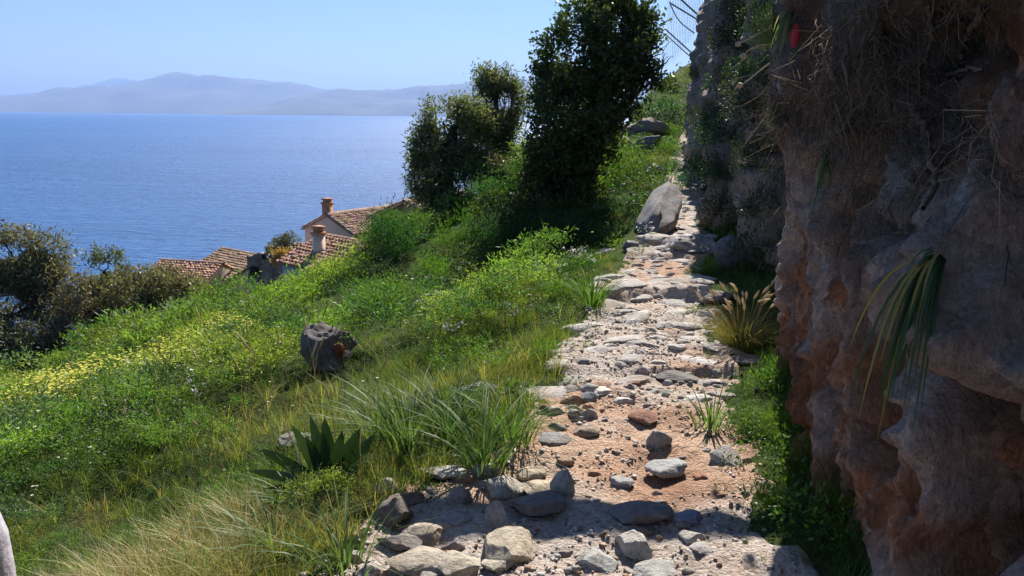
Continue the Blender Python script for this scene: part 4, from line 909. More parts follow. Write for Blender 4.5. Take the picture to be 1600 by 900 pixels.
def hollow():
    p = np.array(BIG.location); sx, sy, sz = BIG.scale; inv = BIG.matrix_basis.inverted()
    d = (p - CAM) / np.linalg.norm(p - CAM); right = np.cross(d, (0, 0, 1)); right /= np.linalg.norm(right)
    for nm, off, r, c in (('red_hollow', right * sx * .38 - np.array((0, 0, 1)) * sz * .02 - d * sy * .78, .62, (.22, .06, .03)), ('pink_chip', right * sx * .66 - np.array((0, 0, 1)) * sz * .22 - d * sy * .72, .44, (.60, .42, .38))):
        V, F = rock_verts(len(nm), 3, 6, .15); V = V * np.array((.30 * r, .3 * r, .36 * r)) * 2 * .5; q = Vector(p + off); m = make_mesh(nm, V, F, [M['rock']], smooth=True)
        o = link(nm, m, parent=BIG, label={'red_hollow': 'rusty red rounded lump', 'pink_chip': 'pale pink broken face'}[nm]); o.location = inv @ q; o.color = (*c, 1)
        k = np.array((sx, sy, sz)); o.scale = Vector(tuple((sx * 2.2) / k * .5))
hollow()

# stones set into the path: parts of the path
def paving():
    r = np.random.default_rng(80); flat = [rock_mesh('paving_stone', 300 + i, 3 if i < 4 else 2, planes=12, rough=.22) for i in range(9)]; placed = []
    def put(X, Y, s, col, me, h, nm):
        o = bpy.data.objects.new(nm, me); COL.objects.link(o); o.parent = PATH
        z = float(path_height(np.array(X), np.array(Y))); o.location = (X, Y, z - h * (.30 if nm == 'paving_stone' else .05)); o.scale = (s, s * r.uniform(.5, .85), h); o.rotation_euler = (r.normal() * .09, r.normal() * .09, r.uniform(-.5, .5)); o.color = (*col, 1)
    tries = 0
    while len(placed) < 190 and tries < 9000:
        tries += 1; Y = r.uniform(4.5, 10.2) if r.uniform() < .86 else r.uniform(10.2, 15.5); t = r.uniform(-1, 1); X = float(path_x(Y) + t * path_w(Y) * 1.15); s = (r.uniform(.13, .27) if len(placed) < 48 else r.uniform(.045, .15)) * (.8 if Y < 5 else 1)
        if 7.9 < Y < 9.0 and r.uniform() < .7: continue
        if all((X - a) ** 2 + ((Y - b) * 1.35) ** 2 > ((s + c) * .84) ** 2 for a, b, c in placed):
            placed.append((X, Y, s)); g = r.uniform(.36, .58); put(X, Y, s, (g * 1.02, g * .95, g * .89), flat[r.integers(9)], r.uniform(.025, .045), 'paving_stone')
    k = 0
    while k < 105:
        Y = 2.2 + 2.6 * r.uniform() ** .9; t = r.uniform(-1.05, 1.05); X = float(path_x(Y) + t * path_w(Y)); 
        dens = .9 if Y < 3.0 else (.85 if (Y > 4.1 or t < -.55) else .25)
        if r.uniform() > dens: continue
        s = r.uniform(.014, .045) * (1.9 if t < -.45 else 1); g = r.uniform(.26, .46); c = (g, g * .93, g * .85) if r.uniform() < .8 else (g, g * .62, g * .42); put(X, Y, s, c, flat[r.integers(9)], s * r.uniform(.4, .8), 'loose_stone'); k += 1
paving()

def gravel():
    r = np.random.default_rng(81); base = np.array([[x, y, z] for z in (-1, 1) for y in (-1, 1) for x in (-1, 1)], float) * .5; q = np.array([[0, 2, 3, 1], [4, 5, 7, 6], [0, 1, 5, 4], [2, 6, 7, 3], [0, 4, 6, 2], [1, 3, 7, 5]])
    temps = [(unit(base + r.normal(size=base.shape) * .24) * r.uniform(.34, .62, (8, 1)) * r.uniform(.55, 1.3, 3) * np.array((1, .9, .5)), q, np.ones((8, 3))) for _ in range(14)]
    n = 5200; Y = 2.0 + 5.2 * r.uniform(0, 1, n) ** 1.6; t = np.clip(r.normal(size=n) * .55, -1.1, 1.1); X = path_x(Y) + t * path_w(Y); P0 = np.stack([X, Y, 0 * X], -1)
    k = (pnoise(P0 * 2.4 + 6) + .5 * (1 - sstep(Y, 2.7, 3.1)) + .35 * sstep(Y, 4.1, 4.5)) > -.02; X, Y = X[k], Y[k]
    S = r.uniform(.006, .02, len(X)) * r.choice([1, 1, 1, 1.7, 2.6], len(X)); P = np.stack([X, Y, path_height(X, Y) + S * .12], -1); g = r.uniform(.24, .5, (len(X), 1)); tint = np.where(r.uniform(size=(len(X), 1)) < .3, np.array([[1, .66, .46]]), np.array([[1, .94, .87]]))
    s = Stuff(); s.add(*scatter(temps, P, S, g * tint, 82, .3)); s.make('gravel', 'bark')
gravel()

# ================================================================== PLANTS AS THINGS
def plant_mesh(name, arrays, mat='leaf', col=(1, 1, 1)):
    V, Q, C = arrays; return make_mesh(name, V, Q, [M[mat]], C * np.asarray(col))

def strap(seed, n, L, w, col, bend=.55):
    return plant_mesh('foliage', t_blades(seed, n, L, w, .42, bend, 6), 'leaf', col)
STRAPS = [(640, 705, 'strap-leaved asphodel clump on the left of the pale fissured stone', .52, 46, 1), (755, 735, 'strap-leaved asphodel clump fanning out above the pale slanting stone', .46, 34, 2),
          (800, 690, 'bright strap-leaved clump on the right of the half-hidden grey boulder', .40, 30, 3), (700, 690, 'dark green strap-leaved clump in front of the half-hidden grey boulder', .48, 40, 4),
          (590, 690, 'strap-leaved clump just right of the squill plant', .40, 30, 5), (430, 870, 'drooping pale strap-leaved clump below the squill plant', .34, 26, 6), (540, 890, 'strap-leaved clump at the bottom edge beside the wide fissured stone', .32, 16, 7),
          (925, 480, 'bright green strap-leaved tuft on the left rim of the cobbles', .45, 36, 8), (1110, 665, 'low strap-leaved tuft at the right edge of the path under the grass', .26, 22, 9), (480, 800, 'glossy strap-leaved clump in shadow directly under the squill plant', .30, 26, 10)]
for (u, v, lab, L, n, sd) in STRAPS:
    p = hit(u, v); t = thing('strap_leaf_plant', p, lab, 'plant', 'strap-leaved clumps along the path'); c = (.10, .165, .06) if sd not in (3, 8) else (.10, .19, .035)
    if sd == 10 or sd == 4: c = (.06, .115, .04)
    o = link('foliage', strap(200 + sd, int(n * 2.8), L * .98, .0125, c, .8), parent=t, kind='stuff')

def squill():
    p = hit(515, 765); t = thing('squill_plant', p, 'squill plant with broad dark upright leaves, biggest-leaved plant in the left foreground', 'plant'); r = np.random.default_rng(90)
    spec = [(-.62, .15, .26, .05), (-.50, .55, .40, .075), (-.30, .75, .42, .07), (-.16, .95, .43, .07), (.02, .98, .46, .085), (.20, .95, .46, .075), (.32, .9, .42, .085), (.12, .55, .24, .085), (-.85, .35, .36, .07), (-.72, .6, .36, .07), (.5, .5, .3, .06), (-.1, .7, .33, .06), (.0, .8, .40, .06), (.7, .25, .32, .06), (-.4, .4, .36, .07), (.4, .7, .36, .07), (-1.0, .15, .34, .06), (-.2, 1.0, .36, .06), (.12, .85, .34, .07)]
    for i, (dx, up, L, w) in enumerate(spec):
        d = np.array((dx, r.uniform(-.5, .3), 0)); dirv = unit(d + np.array((0, 0, up * 1.1))); m = 8; tt = np.linspace(0, 1, m)[:, None]
        L = L * .94; P = dirv * L * tt + d * .25 * L * tt ** 2 - np.array((0, 0, 1)) * (1 - up) * .25 * L * tt ** 2; side = unit(np.cross(dirv, (0, 1, .05)) if abs(dx) < 2 else d); nrm = unit(np.cross(side, dirv))
        ww = w * np.sin(np.clip(tt * .86 + .16, 0, 1) * math.pi) ** .7 * .5; V = np.concatenate([P - side * ww + nrm * ww * .35, P, P + side * ww + nrm * ww * .35]) + np.array((dx * .06, 0, -.02))
        Q = [[k, k + m, k + m + 1, k + 1] for k in range(m - 1)] + [[k + m, k + 2 * m, k + 2 * m + 1, k + m + 1] for k in range(m - 1)]
        c = (.028, .062, .022) if i not in (7, 2, 0) else (.07, .13, .03)
        me = make_mesh('leaf', V, np.array(Q), [M['leaf_thick']], np.broadcast_to(np.array(c) * r.uniform(.85, 1.15), V.shape), True); link('leaf', me, parent=t)
squill()

def asphodel(u, v, top, lab, seed, n=1, white=.75):
    p = hit(u, v); r = np.random.default_rng(seed); t = thing('asphodel', p, lab, 'flower', 'white asphodels along the path'); d = np.linalg.norm(p - CAM) / FPX; H = (v - top) * d
    G = Geo(); F = Geo()
    for k in range(n):
        b = np.array((r.normal() * .05 * n, r.normal() * .04 * n, 0)); h = H * r.uniform(.75, 1.0); tp = b + np.array((r.normal() * .08, r.normal() * .05, 1)) * h
        stem = wobble(b, tp, 8, .03, 0, seed * 9 + k); V, Q = tube(stem, np.linspace(.005, .0025, 8), 5); G.add(V, Q, (.09, .085, .04)); sp = [stem]
        for q in range(r.integers(2, 5)):
            s = stem[r.integers(4, 7)]; e = s + np.array((r.normal() * .09, r.normal() * .06, r.uniform(.08, .2) * h / .6)); B = wobble(s, e, 5, .05, 0, seed + q * 3 + k); V, Q = tube(B, np.linspace(.003, .0015, 5), 4); G.add(V, Q, (.10, .085, .045)); sp.append(B)
        for B in sp:
            for q in range(r.integers(5, 9)):
                c = B[-1] + (B[-1] - B[-2]) * r.uniform(-1.6, .2) + r.normal(size=3) * .013
                ax = unit(r.normal(size=3) + np.array((0, -.4, .4))); x = unit(np.cross(ax, (.2, .3, 1))); y = np.cross(ax, x); sz = r.uniform(.009, .015)
                for a in range(6):
                    an = a * math.pi / 3; dd = x * math.cos(an) + y * math.sin(an); Vq, Qq = leaf_quads(c[None], unit(dd + ax * .35)[None], np.cross(ax, dd)[None], sz, sz * .45); F.add(Vq, Qq, np.array((white, white * .95, white * .92)) * r.uniform(.85, 1.1))
    link('stem', G.mesh('stem', M['twig']), parent=t, kind='stuff'); link('blossom', F.mesh('blossom', M['petal']), parent=t, kind='stuff')
for a in [(838, 452, 405, 'white asphodel with forked stem in front of the tree shade', 1, 2), (868, 445, 408, 'single slim white asphodel spike in front of the tree shade', 2, 1), (912, 420, 385, 'cluster of pinkish-white asphodels above the green rim of the path', 3, 4),
          (745, 470, 425, 'white asphodel leaning over the yellow-green grass', 4, 1), (700, 505, 440, 'loose white asphodel stand among the brown stems on the bank', 5, 3), (1105, 345, 275, 'tall white asphodel in the shade of the cliff beside the upper path', 6, 3),
          (1010, 385, 348, 'small white asphodel at the foot of the slanting grey boulder', 7, 2), (1100, 418, 378, 'pinkish asphodel growing over the pale sloping slab', 8, 2), (330, 660, 590, 'white asphodel standing in the flowers on the left bank', 9, 1), (770, 455, 430, 'short white asphodel behind the yellow-green grass', 10, 1), (690, 560, 500, 'white asphodel between the craggy boulder and the strap-leaved clumps', 11, 2), (655, 505, 455, 'pale asphodel pair on the bank above the craggy boulder', 12, 2), (790, 520, 470, 'white asphodel in the tall grass left of the cobbles', 13, 2)]:
    asphodel(a[0], a[1], a[2], a[3], 300 + a[4], a[5])

def golden():
    p = hit(1160, 545); t = thing('golden_grass_tuft', p, 'golden-green grass tuft with feathery pale seed heads right of the cobbles', 'grass tuft')
    V, Q, C = t_blades(400, 700, .36, .0045, .85, .75, 4); link('foliage', make_mesh('foliage', V, Q, [M['leaf']], C * np.array((.26, .23, .07))), parent=t, kind='stuff')
    G = Geo(); r = np.random.default_rng(401)
    for k in range(38):
        a = r.uniform(0, 2 * math.pi); d = np.array((math.cos(a), math.sin(a) * .7, 0)); L = r.uniform(.28, .44); tip = d * r.uniform(.10, .34) + np.array((0, 0, L)); S = wobble(d * .03, tip, 6, .03, 0, k); V, Q = tube(S, .0016, 3); G.add(V, Q, (.35, .28, .12))
        e = tip + d * .06 + np.array((0, 0, r.uniform(.02, .07))); H = wobble(tip, e, 5, .03, 0, k + 99); V, Q = tube(H, np.array([.004, .009, .010, .007, .002]), 5); G.add(V, Q, np.array((.62, .52, .34)) * r.uniform(.8, 1.1))
    link('seed_head', G.mesh('seed_head', M['leaf_dry']), parent=t, kind='stuff')
golden()

# larger green mounds one can tell apart on the bank
_mv = [(T_FENNEL, i) for i in range(5)]
def mound_mesh(seed, k=9, cols=((.05, .12, .022),), temps=None, mat='leaf'):
    r = np.random.default_rng(seed); a = r.uniform(0, 6.28, k); P = np.stack([np.cos(a) * r.uniform(.1, .55, k), np.sin(a) * r.uniform(.1, .55, k), r.uniform(-.1, .28, k)], -1); C = np.array(cols)[r.integers(0, len(cols), k)] * r.uniform(.8, 1.2, (k, 1))
    V, Q, c = scatter(temps or FEN_D, P, r.uniform(.42, .66, k), C, seed, .1); return make_mesh('foliage', V, Q, [M[mat]], c)
FEN_D = [t_fennel(170 + i, 62, 6, .055, .22, .85) for i in range(3)]
BLADE_D = [t_blades(190 + i, 70, 1.15, .022, .7, .7, 3) for i in range(2)]
HERB_D = [t_herb(180 + i, 150, .13, .55) for i in range(3)]
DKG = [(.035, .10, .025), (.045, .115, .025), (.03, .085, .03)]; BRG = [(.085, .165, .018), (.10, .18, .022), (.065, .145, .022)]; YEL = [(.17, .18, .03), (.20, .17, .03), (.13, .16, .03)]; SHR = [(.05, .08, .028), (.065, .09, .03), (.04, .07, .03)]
MOUNDS = [(626, 415, 95, 84, 'big dark green fennel mound in front of the tiled houses', DKG, 0), (715, 405, 70, 75, 'bright green fennel mound right of the big dark one', BRG, 0), (680, 440, 70, 50, 'fennel mound between the bright mound and the tree shade', BRG, 0),
          (450, 530, 80, 30, 'wide fennel mound below the ruined wall', DKG, 0), (350, 510, 70, 34, 'fennel mound nearest the brown shrub', DKG, 0), (590, 480, 80, 50, 'fennel mound above the craggy boulder', BRG, 0), (240, 570, 80, 50, 'fennel mound at the lower corner of the dark shrub', DKG, 0),
          (170, 700, 110, 60, 'dark leafy mound with shadowed foot on the left bank', SHR, 1), (260, 690, 90, 55, 'grey-green leafy mound right of the dark one on the left bank', SHR, 1), (60, 690, 90, 60, 'yellow-green mound at the left edge of the picture', BRG, 0), (400, 600, 80, 45, 'green mound left of the craggy boulder', DKG, 0),
          (985, 290, 60, 50, 'sunlit yellow-green bush beside the carob trunk', BRG, 1), (1000, 320, 60, 50, 'dark small-leaved bush left of the slanting boulder', SHR, 1), (955, 285, 46, 40, 'bright euphorbia bush touching the carob trunk', BRG, 1), (1035, 265, 40, 24, 'orange-yellow euphorbia beside the far path', YEL, 1),
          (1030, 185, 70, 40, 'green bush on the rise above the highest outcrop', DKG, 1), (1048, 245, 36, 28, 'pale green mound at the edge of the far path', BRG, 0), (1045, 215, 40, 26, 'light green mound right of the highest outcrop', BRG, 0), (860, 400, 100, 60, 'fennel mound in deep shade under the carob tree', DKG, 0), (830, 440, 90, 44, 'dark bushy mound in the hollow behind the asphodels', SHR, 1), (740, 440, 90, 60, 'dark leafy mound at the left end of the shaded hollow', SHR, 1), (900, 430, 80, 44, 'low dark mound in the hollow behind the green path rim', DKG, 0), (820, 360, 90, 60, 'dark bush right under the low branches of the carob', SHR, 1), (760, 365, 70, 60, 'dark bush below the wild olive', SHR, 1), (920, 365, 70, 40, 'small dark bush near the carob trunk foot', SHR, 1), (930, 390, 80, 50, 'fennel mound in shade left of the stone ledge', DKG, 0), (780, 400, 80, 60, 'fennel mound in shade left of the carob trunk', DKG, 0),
          (885, 470, 70, 36, 'feathery green mound on the left rim of the path', BRG, 0), (850, 570, 60, 50, 'fine green mound overhanging the left edge of the cobbles', BRG, 0), (960, 345, 60, 40, 'shaded green mound in front of the low grey rock', DKG, 0),
          (1070, 296, 44, 34, 'dark plants where the upper path dips out of sight', DKG, 1), (1088, 268, 40, 34, 'low dark plants between far path and cliff', SHR, 1), (1052, 268, 30, 22, 'small green mound on the left of the upper path', DKG, 0),
          (1185, 430, 80, 60, 'dark green bush in the recess behind the golden grass', SHR, 1), (1215, 500, 60, 60, 'feathery grey-green plant against the near cliff edge', DKG, 0), (1120, 350, 40, 40, 'green tuft below the tall asphodel', BRG, 0), (1200, 620, 70, 60, 'leafy green weed at the foot of the near cliff beside the cobbles', BRG, 1), (1180, 690, 80, 50, 'sunlit leafy weed overhanging the orange dirt', BRG, 1), (1230, 760, 120, 80, 'dark leafy weeds in the shade of the near cliff', BRG, 1), (1290, 850, 150, 90, 'shaded nettle patch at the bottom of the near cliff', BRG, 1), (1350, 890, 120, 80, 'dark nettles in the bottom right under the bulging cliff foot', BRG, 1), (1250, 690, 80, 80, 'tall dark grassy weeds hugging the near cliff above the nettles', BRG, 0), (1200, 800, 70, 50, 'leafy weed with sunlit tips at the right end of the shade band', BRG, 1), (1110, 430, 50, 34, 'low green grass mound under the blue-grey boulder', BRG, 0)]
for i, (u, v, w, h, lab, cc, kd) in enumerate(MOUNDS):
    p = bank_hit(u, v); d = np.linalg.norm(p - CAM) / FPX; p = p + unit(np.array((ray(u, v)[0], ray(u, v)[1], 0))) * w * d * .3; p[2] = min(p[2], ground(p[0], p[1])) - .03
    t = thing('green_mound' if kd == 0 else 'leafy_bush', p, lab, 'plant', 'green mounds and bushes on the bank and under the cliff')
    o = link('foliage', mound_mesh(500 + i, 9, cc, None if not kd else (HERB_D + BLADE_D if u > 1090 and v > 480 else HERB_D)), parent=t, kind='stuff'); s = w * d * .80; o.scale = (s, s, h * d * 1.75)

# ================================================================== CLIFF PLANTS, ROOTS
def cliff_bush(u, v, w, h, lab, cc, kd, seed):
    p, n = hit(u, v, 'cliff')
    if p is None: return
    d = np.linalg.norm(p - CAM) / FPX; t = thing('cliff_shrub', p, lab, 'shrub', 'shrubs growing on the cliff'); s = w * d * .95
    o = link('foliage', mound_mesh(seed, 8, np.array(cc) * .75, HERB_D if kd else None, 'leaf_tree'), parent=t, kind='stuff'); o.scale = (s * .8, s, h * d * 1.3); o.location = (.0, 0, -h * d * .3)
CB = [(1165, 130, 90, 70, 'dense dark shrub with fine leaves high on the middle cliff', SHR, 1), (1205, 60, 60, 60, 'shrub at the top of the cliff next to the overhang', SHR, 1), (1150, 210, 60, 60, 'dark shrub in the hollow of the middle cliff', SHR, 1), (1190, 250, 60, 70, 'grey shrub below the overhang', SHR, 1), (1100, 190, 50, 60, 'dark green shrub on the far cliff', SHR, 1),
      (1100, 262, 36, 50, 'dark grass cushion at the foot of the far cliff', DKG, 0), (1080, 115, 26, 20, 'yellow-green moss cushion on the far cliff edge', YEL, 1), (1180, 330, 50, 60, 'dark plants in the cleft of the middle cliff', SHR, 1), (1215, 370, 50, 60, 'dark plants beside the near cliff edge', DKG, 0), (1125, 280, 40, 50, 'dark plants behind the tall asphodel', DKG, 0), (1215, 180, 44, 50, 'green tuft just under the overhang edge', DKG, 0), (1140, 60, 50, 50, 'shrub high on the far cliff', SHR, 1)]
for i, a in enumerate(CB): cliff_bush(*a, 600 + i)
_q = np.random.default_rng(44); _ord = ('topmost', 'second', 'third', 'fourth', 'fifth', 'sixth', 'lowest'); _used = []
for c_, (cl, where_) in enumerate((('far', 'outer edge of the far cliff'), ('middle', 'middle cliff face'), ('near', 'recess beside the near cliff'))):
    for i in range(7):
        v = 22 + 49 * i + _q.uniform(-12, 12); lo = 1104 + 40 * max(0, (100 - v) / 100) + 25 * max(0, (v - 240) / 100); w3 = (1232 - lo) / 3; u = lo + w3 * (c_ + _q.uniform(.2, .8)); dk_ = _q.uniform() < .7; br = _q.uniform() < .7
        cliff_bush(u, v, _q.uniform(46, 84), _q.uniform(46, 84), '%s %s shrub in the %s, %s of seven' % ('dark' if dk_ else 'green', 'broad-leaved' if br else 'feathery', where_, _ord[i]), SHR if dk_ else DKG, int(br), 640 + c_ * 7 + i)

def hanging_tuft(u, v, lab, L, n, dirx, col, col2, seed, w=.012):
    p, nn = hit(u, v, 'cliff'); t = thing('hanging_tuft', p, lab, 'plant', 'strap-leaved tufts hanging on the cliff'); r = np.random.default_rng(seed); G = Geo()
    for k in range(n):
        a = r.uniform(-.5, .9); dy = r.normal() * .25; d = unit(np.array((-.75 * dirx + r.normal() * .15, -.45 + dy, r.uniform(.15, .85)))); l = L * r.uniform(.6, 1.1); tt = np.linspace(0, 1, 9)[:, None]; drop = r.uniform(.55, 1.15)
        P = d * l * .62 * (tt - .3 * tt ** 2) - np.array((0, 0, 1)) * drop * l * tt ** 2 + nn * .02; sd = unit(np.array((r.normal() * .4, 1, 0.2))) if r.uniform() < .5 else unit(np.array((1, -.4, 0.1))); ww = w * np.array([.8, 1, 1, 1, .95, .85, .7, .45, .1])[:, None] / 2
        V = np.concatenate([P - sd * ww, P + sd * ww]); c = np.array(col if r.uniform() < .72 else col2) * r.uniform(.8, 1.2); G.add(V, [[i, i + 9, i + 10, i + 1] for i in range(8)], c)
    link('foliage', G.mesh('foliage', M['leaf']), parent=t, kind='stuff')
hanging_tuft(1468, 412, 'drooping strap-leaved tuft with yellow dying blades on the near cliff', .44, 58, 1.0, (.055, .11, .035), (.36, .25, .06), 701, .0085)
hanging_tuft(1296, 240, 'green drooping grass tuft on the edge of the near cliff', .26, 30, .6, (.05, .10, .035), (.3, .22, .06), 702, .009)
hanging_tuft(1240, 22, 'pale green hanging grass at the top of the overhang', .3, 26, .8, (.10, .15, .05), (.28, .26, .12), 703, .008)

def root_mass(u, v, w, h, n, lab, seed, col=(.20, .145, .10)):
    p0, nn = hit(u, v, 'cliff'); d = np.linalg.norm(p0 - CAM) / FPX; r = np.random.default_rng(seed); t = thing('hanging_roots', p0, lab, 'roots', 'matted roots hanging on the near cliff'); G = Geo()
    beards = [(u + r.normal() * w * .36, v + r.normal() * h * .3 - h * .1, r.uniform(.6, 2.0), r.uniform(.6, 1.5)) for _ in range(9)]
    for k in range(n):
        bl, tone = 1.0, 1.0
        if k % 10 < 7: b = beards[k % 9]; uu, vv, bl, tone = b[0] + r.normal() * 7, b[1] + r.normal() * 9, b[2], b[3]
        else: uu = u + r.normal() * w * .33; vv = v + r.normal() * h * .3
        p, q = hit(max(uu, 1100), vv, 'cliff')
        if p is None or np.linalg.norm(p - p0) > 1.2: continue
        L = r.uniform(.05, .2) * h / 100 * bl; m = 6; tt = np.linspace(0, 1, m)[:, None]; st = p - p0 - np.array((1, .3, 0)) * r.uniform(-.01, .06)
        off = r.normal(size=(m, 3)).cumsum(0) * L * .17; off[0] = 0; P = st + off - np.array((0, 0, 1)) * L * tt + np.array((r.normal() * .2, r.normal() * .2, 0)) * L * tt
        V, Q = tube(P, np.linspace(1, .4, m) * r.uniform(.0008, .0022), 3); G.add(V, Q, np.array(col) * r.uniform(.6, 1.4) * tone)
    if G.n: link('root_mat', G.mesh('root_mat', M['twig']), parent=t, kind='stuff')
RM = [(1290, 90, 90, 160, 420, 'brown root mat hanging beside the red flower'), (1400, 110, 60, 180, 420, 'long shaggy root beard in the middle of the overhang'), (1330, 200, 120, 110, 420, 'thick orange-brown root mat under the overhang'), (1480, 130, 70, 110, 260, 'grey root bundle left of the bare woody roots'), (1450, 240, 90, 120, 260, 'sparse root fringe below the grey root bundle'),
      (1240, 180, 60, 140, 320, 'dry twiggy roots on the outer edge of the overhang'), (1500, 20, 120, 60, 260, 'root fringe along the top of the near cliff'), (1380, 20, 100, 70, 300, 'root fringe above the shaggy root beard'), (1360, 300, 90, 100, 200, 'thin root strands over the dark hollow'), (1560, 240, 60, 160, 160, 'thin rootlets at the right edge of the near cliff')]
for i, a in enumerate(RM): root_mass(a[0], a[1], a[2] * .8, a[3] * .8, int(a[4] * .62), a[5], 800 + i)

def woody(lab, pts, r0, r1, seed, name='woody_root', col=(.16, .12, .085), lift=.05):
    P = []
    for (u, v) in pts:
        p, n = hit(u, v, 'cliff'); P.append(p + (-np.array((1, .35, 0))) * lift)
    P = np.array(P); tt = np.linspace(0, len(P) - 1, 5 * len(P)); S = np.stack([np.interp(tt, np.arange(len(P)), P[:, k]) for k in range(3)], -1); k = np.ones(5) / 5
    S2 = np.stack([np.convolve(np.pad(S[:, q], 2, 'edge'), k, 'valid') for q in range(3)], -1); S2 += np.random.default_rng(seed).normal(size=S2.shape) * .004
    G = Geo(); V, Q = tube(S2, np.linspace(r0, r1, len(S2)), 7); G.add(V, Q, col); o = link(name, G.mesh(name, M['bark'], True, P[0]), loc=P[0], label=lab, cat='root', group='bare woody roots on the near cliff')
woody('bent woody root forking down from the top right of the cliff', [(1560, 10), (1545, 40), (1525, 62), (1520, 100)], .014, .008, 1)
woody('long straight woody root beside the dark hollow', [(1475, 0), (1476, 70), (1460, 100), (1440, 130)], .010, .006, 2)
woody('pale horizontal woody root near the right edge', [(1495, 118), (1530, 108), (1560, 110)], .008, .005, 3)
woody('thick twisted root hanging below the grey root bundle', [(1440, 165), (1465, 200), (1470, 240), (1485, 280), (1470, 330)], .013, .007, 4)
woody('slim root hanging in front of the brown root mat', [(1345, 60), (1340, 110), (1352, 160), (1365, 210)], .006, .003, 5)

def dry_stalk(lab, pts, Y, seed):
    P = np.array([at(u, v, Y) for u, v in pts]); tt = np.linspace(0, len(P) - 1, 14); S = np.stack([np.interp(tt, np.arange(len(P)), P[:, k]) for k in range(3)], -1); k = np.ones(3) / 3; S = np.stack([np.convolve(np.pad(S[:, q], 1, 'edge'), k, 'valid') for q in range(3)], -1)
    t = thing('dry_stalk', P[0], lab, 'dry stalk', 'dry flower stalks jutting from the overhang'); G = Geo(); V, Q = tube(S, np.linspace(.007, .004, len(S)), 5); G.add(V, Q, (.42, .37, .26)); link('stem', G.mesh('stem', M['twig'], True, P[0]), parent=t)
    V, F = rock_verts(seed, 2, 3, .3); me = make_mesh('seed_head', V * .022 + (S[-1] - P[0]), F, [M['leaf_dry']], np.broadcast_to(np.array((.45, .4, .32)), V.shape)); link('seed_head', me, parent=t)
dry_stalk('pale arching stalk curving down from the overhang', [(1215, 70), (1190, 70), (1172, 76), (1160, 88)], 5.4, 1)
dry_stalk('straight dry stalk with seed head pointing down left, lowest of the stalks', [(1212, 92), (1190, 108), (1170, 125), (1156, 134)], 5.4, 2)
dry_stalk('upper dry stalk with knobbly joints pointing left', [(1215, 38), (1190, 50), (1170, 60), (1152, 70)], 5.5, 3)
dry_stalk('topmost pale stalk bowing over the shrub', [(1250, 12), (1225, 6), (1208, 12), (1198, 26)], 5.3, 4)

def red_flower():
    p, n = hit(1257, 58, 'cliff'); t = thing('red_flower', p, 'small crimson hanging flower on the edge of the overhang', 'flower'); G = Geo(); q = np.array((-.06, -.05, 0))
    V, Q = tube(np.array([(0, 0, .055), (.004, 0, .03), (-.004, 0, 0), (-.002, 0, -.03), (-.008, 0, -.055)]) + q, np.array([.008, .020, .024, .018, .006]), 9); G.add(V, Q); me = G.mesh('petal', M['red'], True); link('petal', me, parent=t)
    g = Geo(); V, Q = tube(np.array([(.0, 0, .055), (.02, .01, .07), (.05, .04, .06)]) + q, .004, 5); g.add(V, Q, (.2, .15, .1)); link('stem', g.mesh('stem', M['twig']), parent=t)
red_flower()

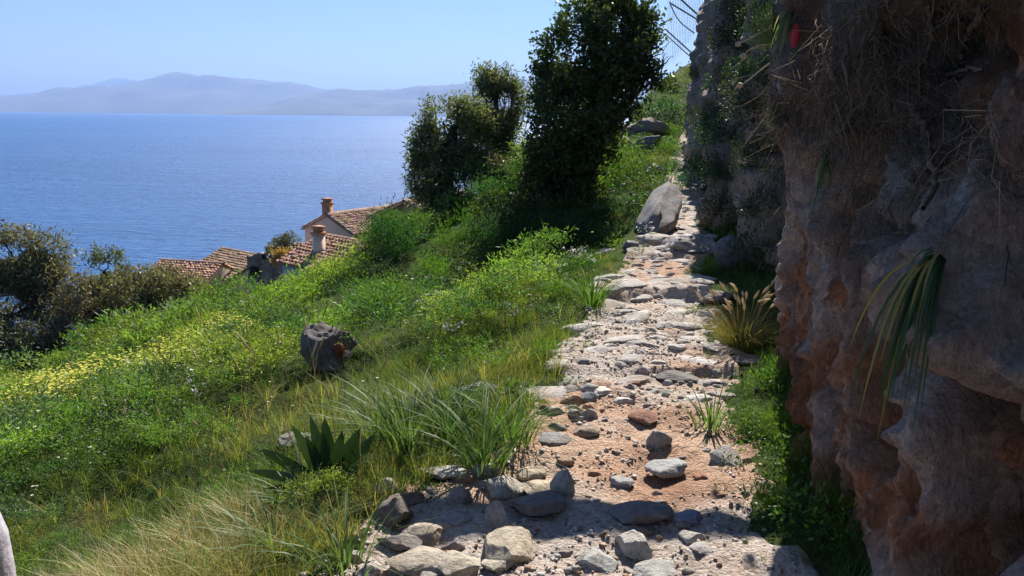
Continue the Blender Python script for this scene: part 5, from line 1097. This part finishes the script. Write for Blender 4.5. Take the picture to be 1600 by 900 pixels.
# ================================================================== ROCKFALL NET ON THE CLIFF TOP
def net():
    Y = 31.0; b = at(1090, 40, Y); t = thing('rockfall_barrier', b, 'steel rockfall barrier with slanting posts and wire net on the far cliff', 'barrier')
    def bar(a, c, r, nm, mid=None, yo=0):
        A, Cc = at(*a, Y + yo), at(*c, Y + yo + .6); P = np.array([A, Cc]) if mid is None else np.array([A, at(*mid, Y + yo + .3), Cc]); tt = np.linspace(0, len(P) - 1, 12)
        S = np.stack([np.interp(tt, np.arange(len(P)), P[:, k]) for k in range(3)], -1)
        if mid is not None: k = np.ones(5) / 5; S = np.stack([np.convolve(np.pad(S[:, q], 2, 'edge'), k, 'valid') for q in range(3)], -1)
        G = Geo(); V, Q = tube(S - b, r, 7); G.add(V, Q); V, Q, C = G.arrays(); link(nm, make_mesh(nm, V, Q, [M['steel']], C, True), parent=t)
    bar((1056, -8), (1098, 30), .035, 'post'); bar((1046, 4), (1092, 32), .03, 'post'); bar((1040, 46), (1080, 82), .03, 'post', yo=1.5); bar((1040, 54), (1078, 88), .022, 'post', yo=1.5)
    bar((1046, 4), (1088, 54), .022, 'cable', (1060, 34))
    G = Geo()
    for k in range(34):
        f = k / 33; a = at(1044 + 70 * f, -16 + 8 * f, Y + .4); c = at(1040 + 52 * f, 78 - 66 * f + 30, Y + 1.2) if k % 2 == 0 else at(1050 + 66 * f, 104 - 90 * f, Y + 1.2)
        V, Q = tube(wobble(a - b, c - b, 5, .01, 0, k), .004, 3); G.add(V, Q)
    for k in range(26):
        f = k / 25; a = at(1030, -10 + 105 * f, Y + .6); c = at(1106 - 24 * f, -18 + 96 * f, Y + 1.0); V, Q = tube(wobble(a - b, c - b, 5, .015, .03, k + 50), .004, 3); G.add(V, Q)
    V, Q, C = G.arrays(); link('wire_net', make_mesh('wire_net', V, Q, [M['steel']], C), parent=t, kind='stuff')
net()

# rounded pale post cut off by the left edge of the photograph
def corner_post():
    p = at(-26, 900, 2.2); z0 = ground(p[0], p[1]); top = at(-10, 785, 2.2)[2]; prof = [(.085, z0 - .2), (.085, top - .25), (.08, top - .12), (.062, top - .04), (.03, top - .008), (.002, top)]
    V, Q = tube(np.array([(p[0], p[1], z) for _, z in prof]) - np.array((p[0], p[1], z0)), [r for r, _ in prof], 18)
    link('bollard', make_mesh('bollard', V, Q, [M['post']], smooth=True), loc=(p[0], p[1], z0), label='pale lavender-grey rounded post standing in the dry grass at the left bottom corner', cat='post')
corner_post()

# unseen ledge-shaped blocker, added out of view to cast the path's shade band
def ledge():
    V, F = rock_verts(77, 4, 8, .22); V = V * np.array((1.1, .16, .085)); me = make_mesh('added_shade_ledge', V, F, [M['cliff']], np.zeros((len(V), 3)), True)
    o = link('added_shade_ledge', me, parent=CLIFF, loc=(1.12, 6.45, 3.0)); o.rotation_euler = (0, .05, -.12)
ledge()

# ================================================================== HAZE
def haze():
    m, t, out = mat_new('haze'); pv = N(t, 'ShaderNodeVolumePrincipled'); pv.inputs['Color'].default_value = (.36, .54, 1.0, 1); pv.inputs['Density'].default_value = 5.8e-5; pv.inputs['Anisotropy'].default_value = 0.2
    t.links.new(pv.outputs[0], out.inputs['Volume'])
    V, Q = box((0, 16000, 550), (100000, 56000, 1400 - 120)); V[:4, 2] = SEA_Z - 101; V[4:, 2] = 1250
    link('haze', make_mesh('haze', V, Q, [m]), kind='stuff')
haze()
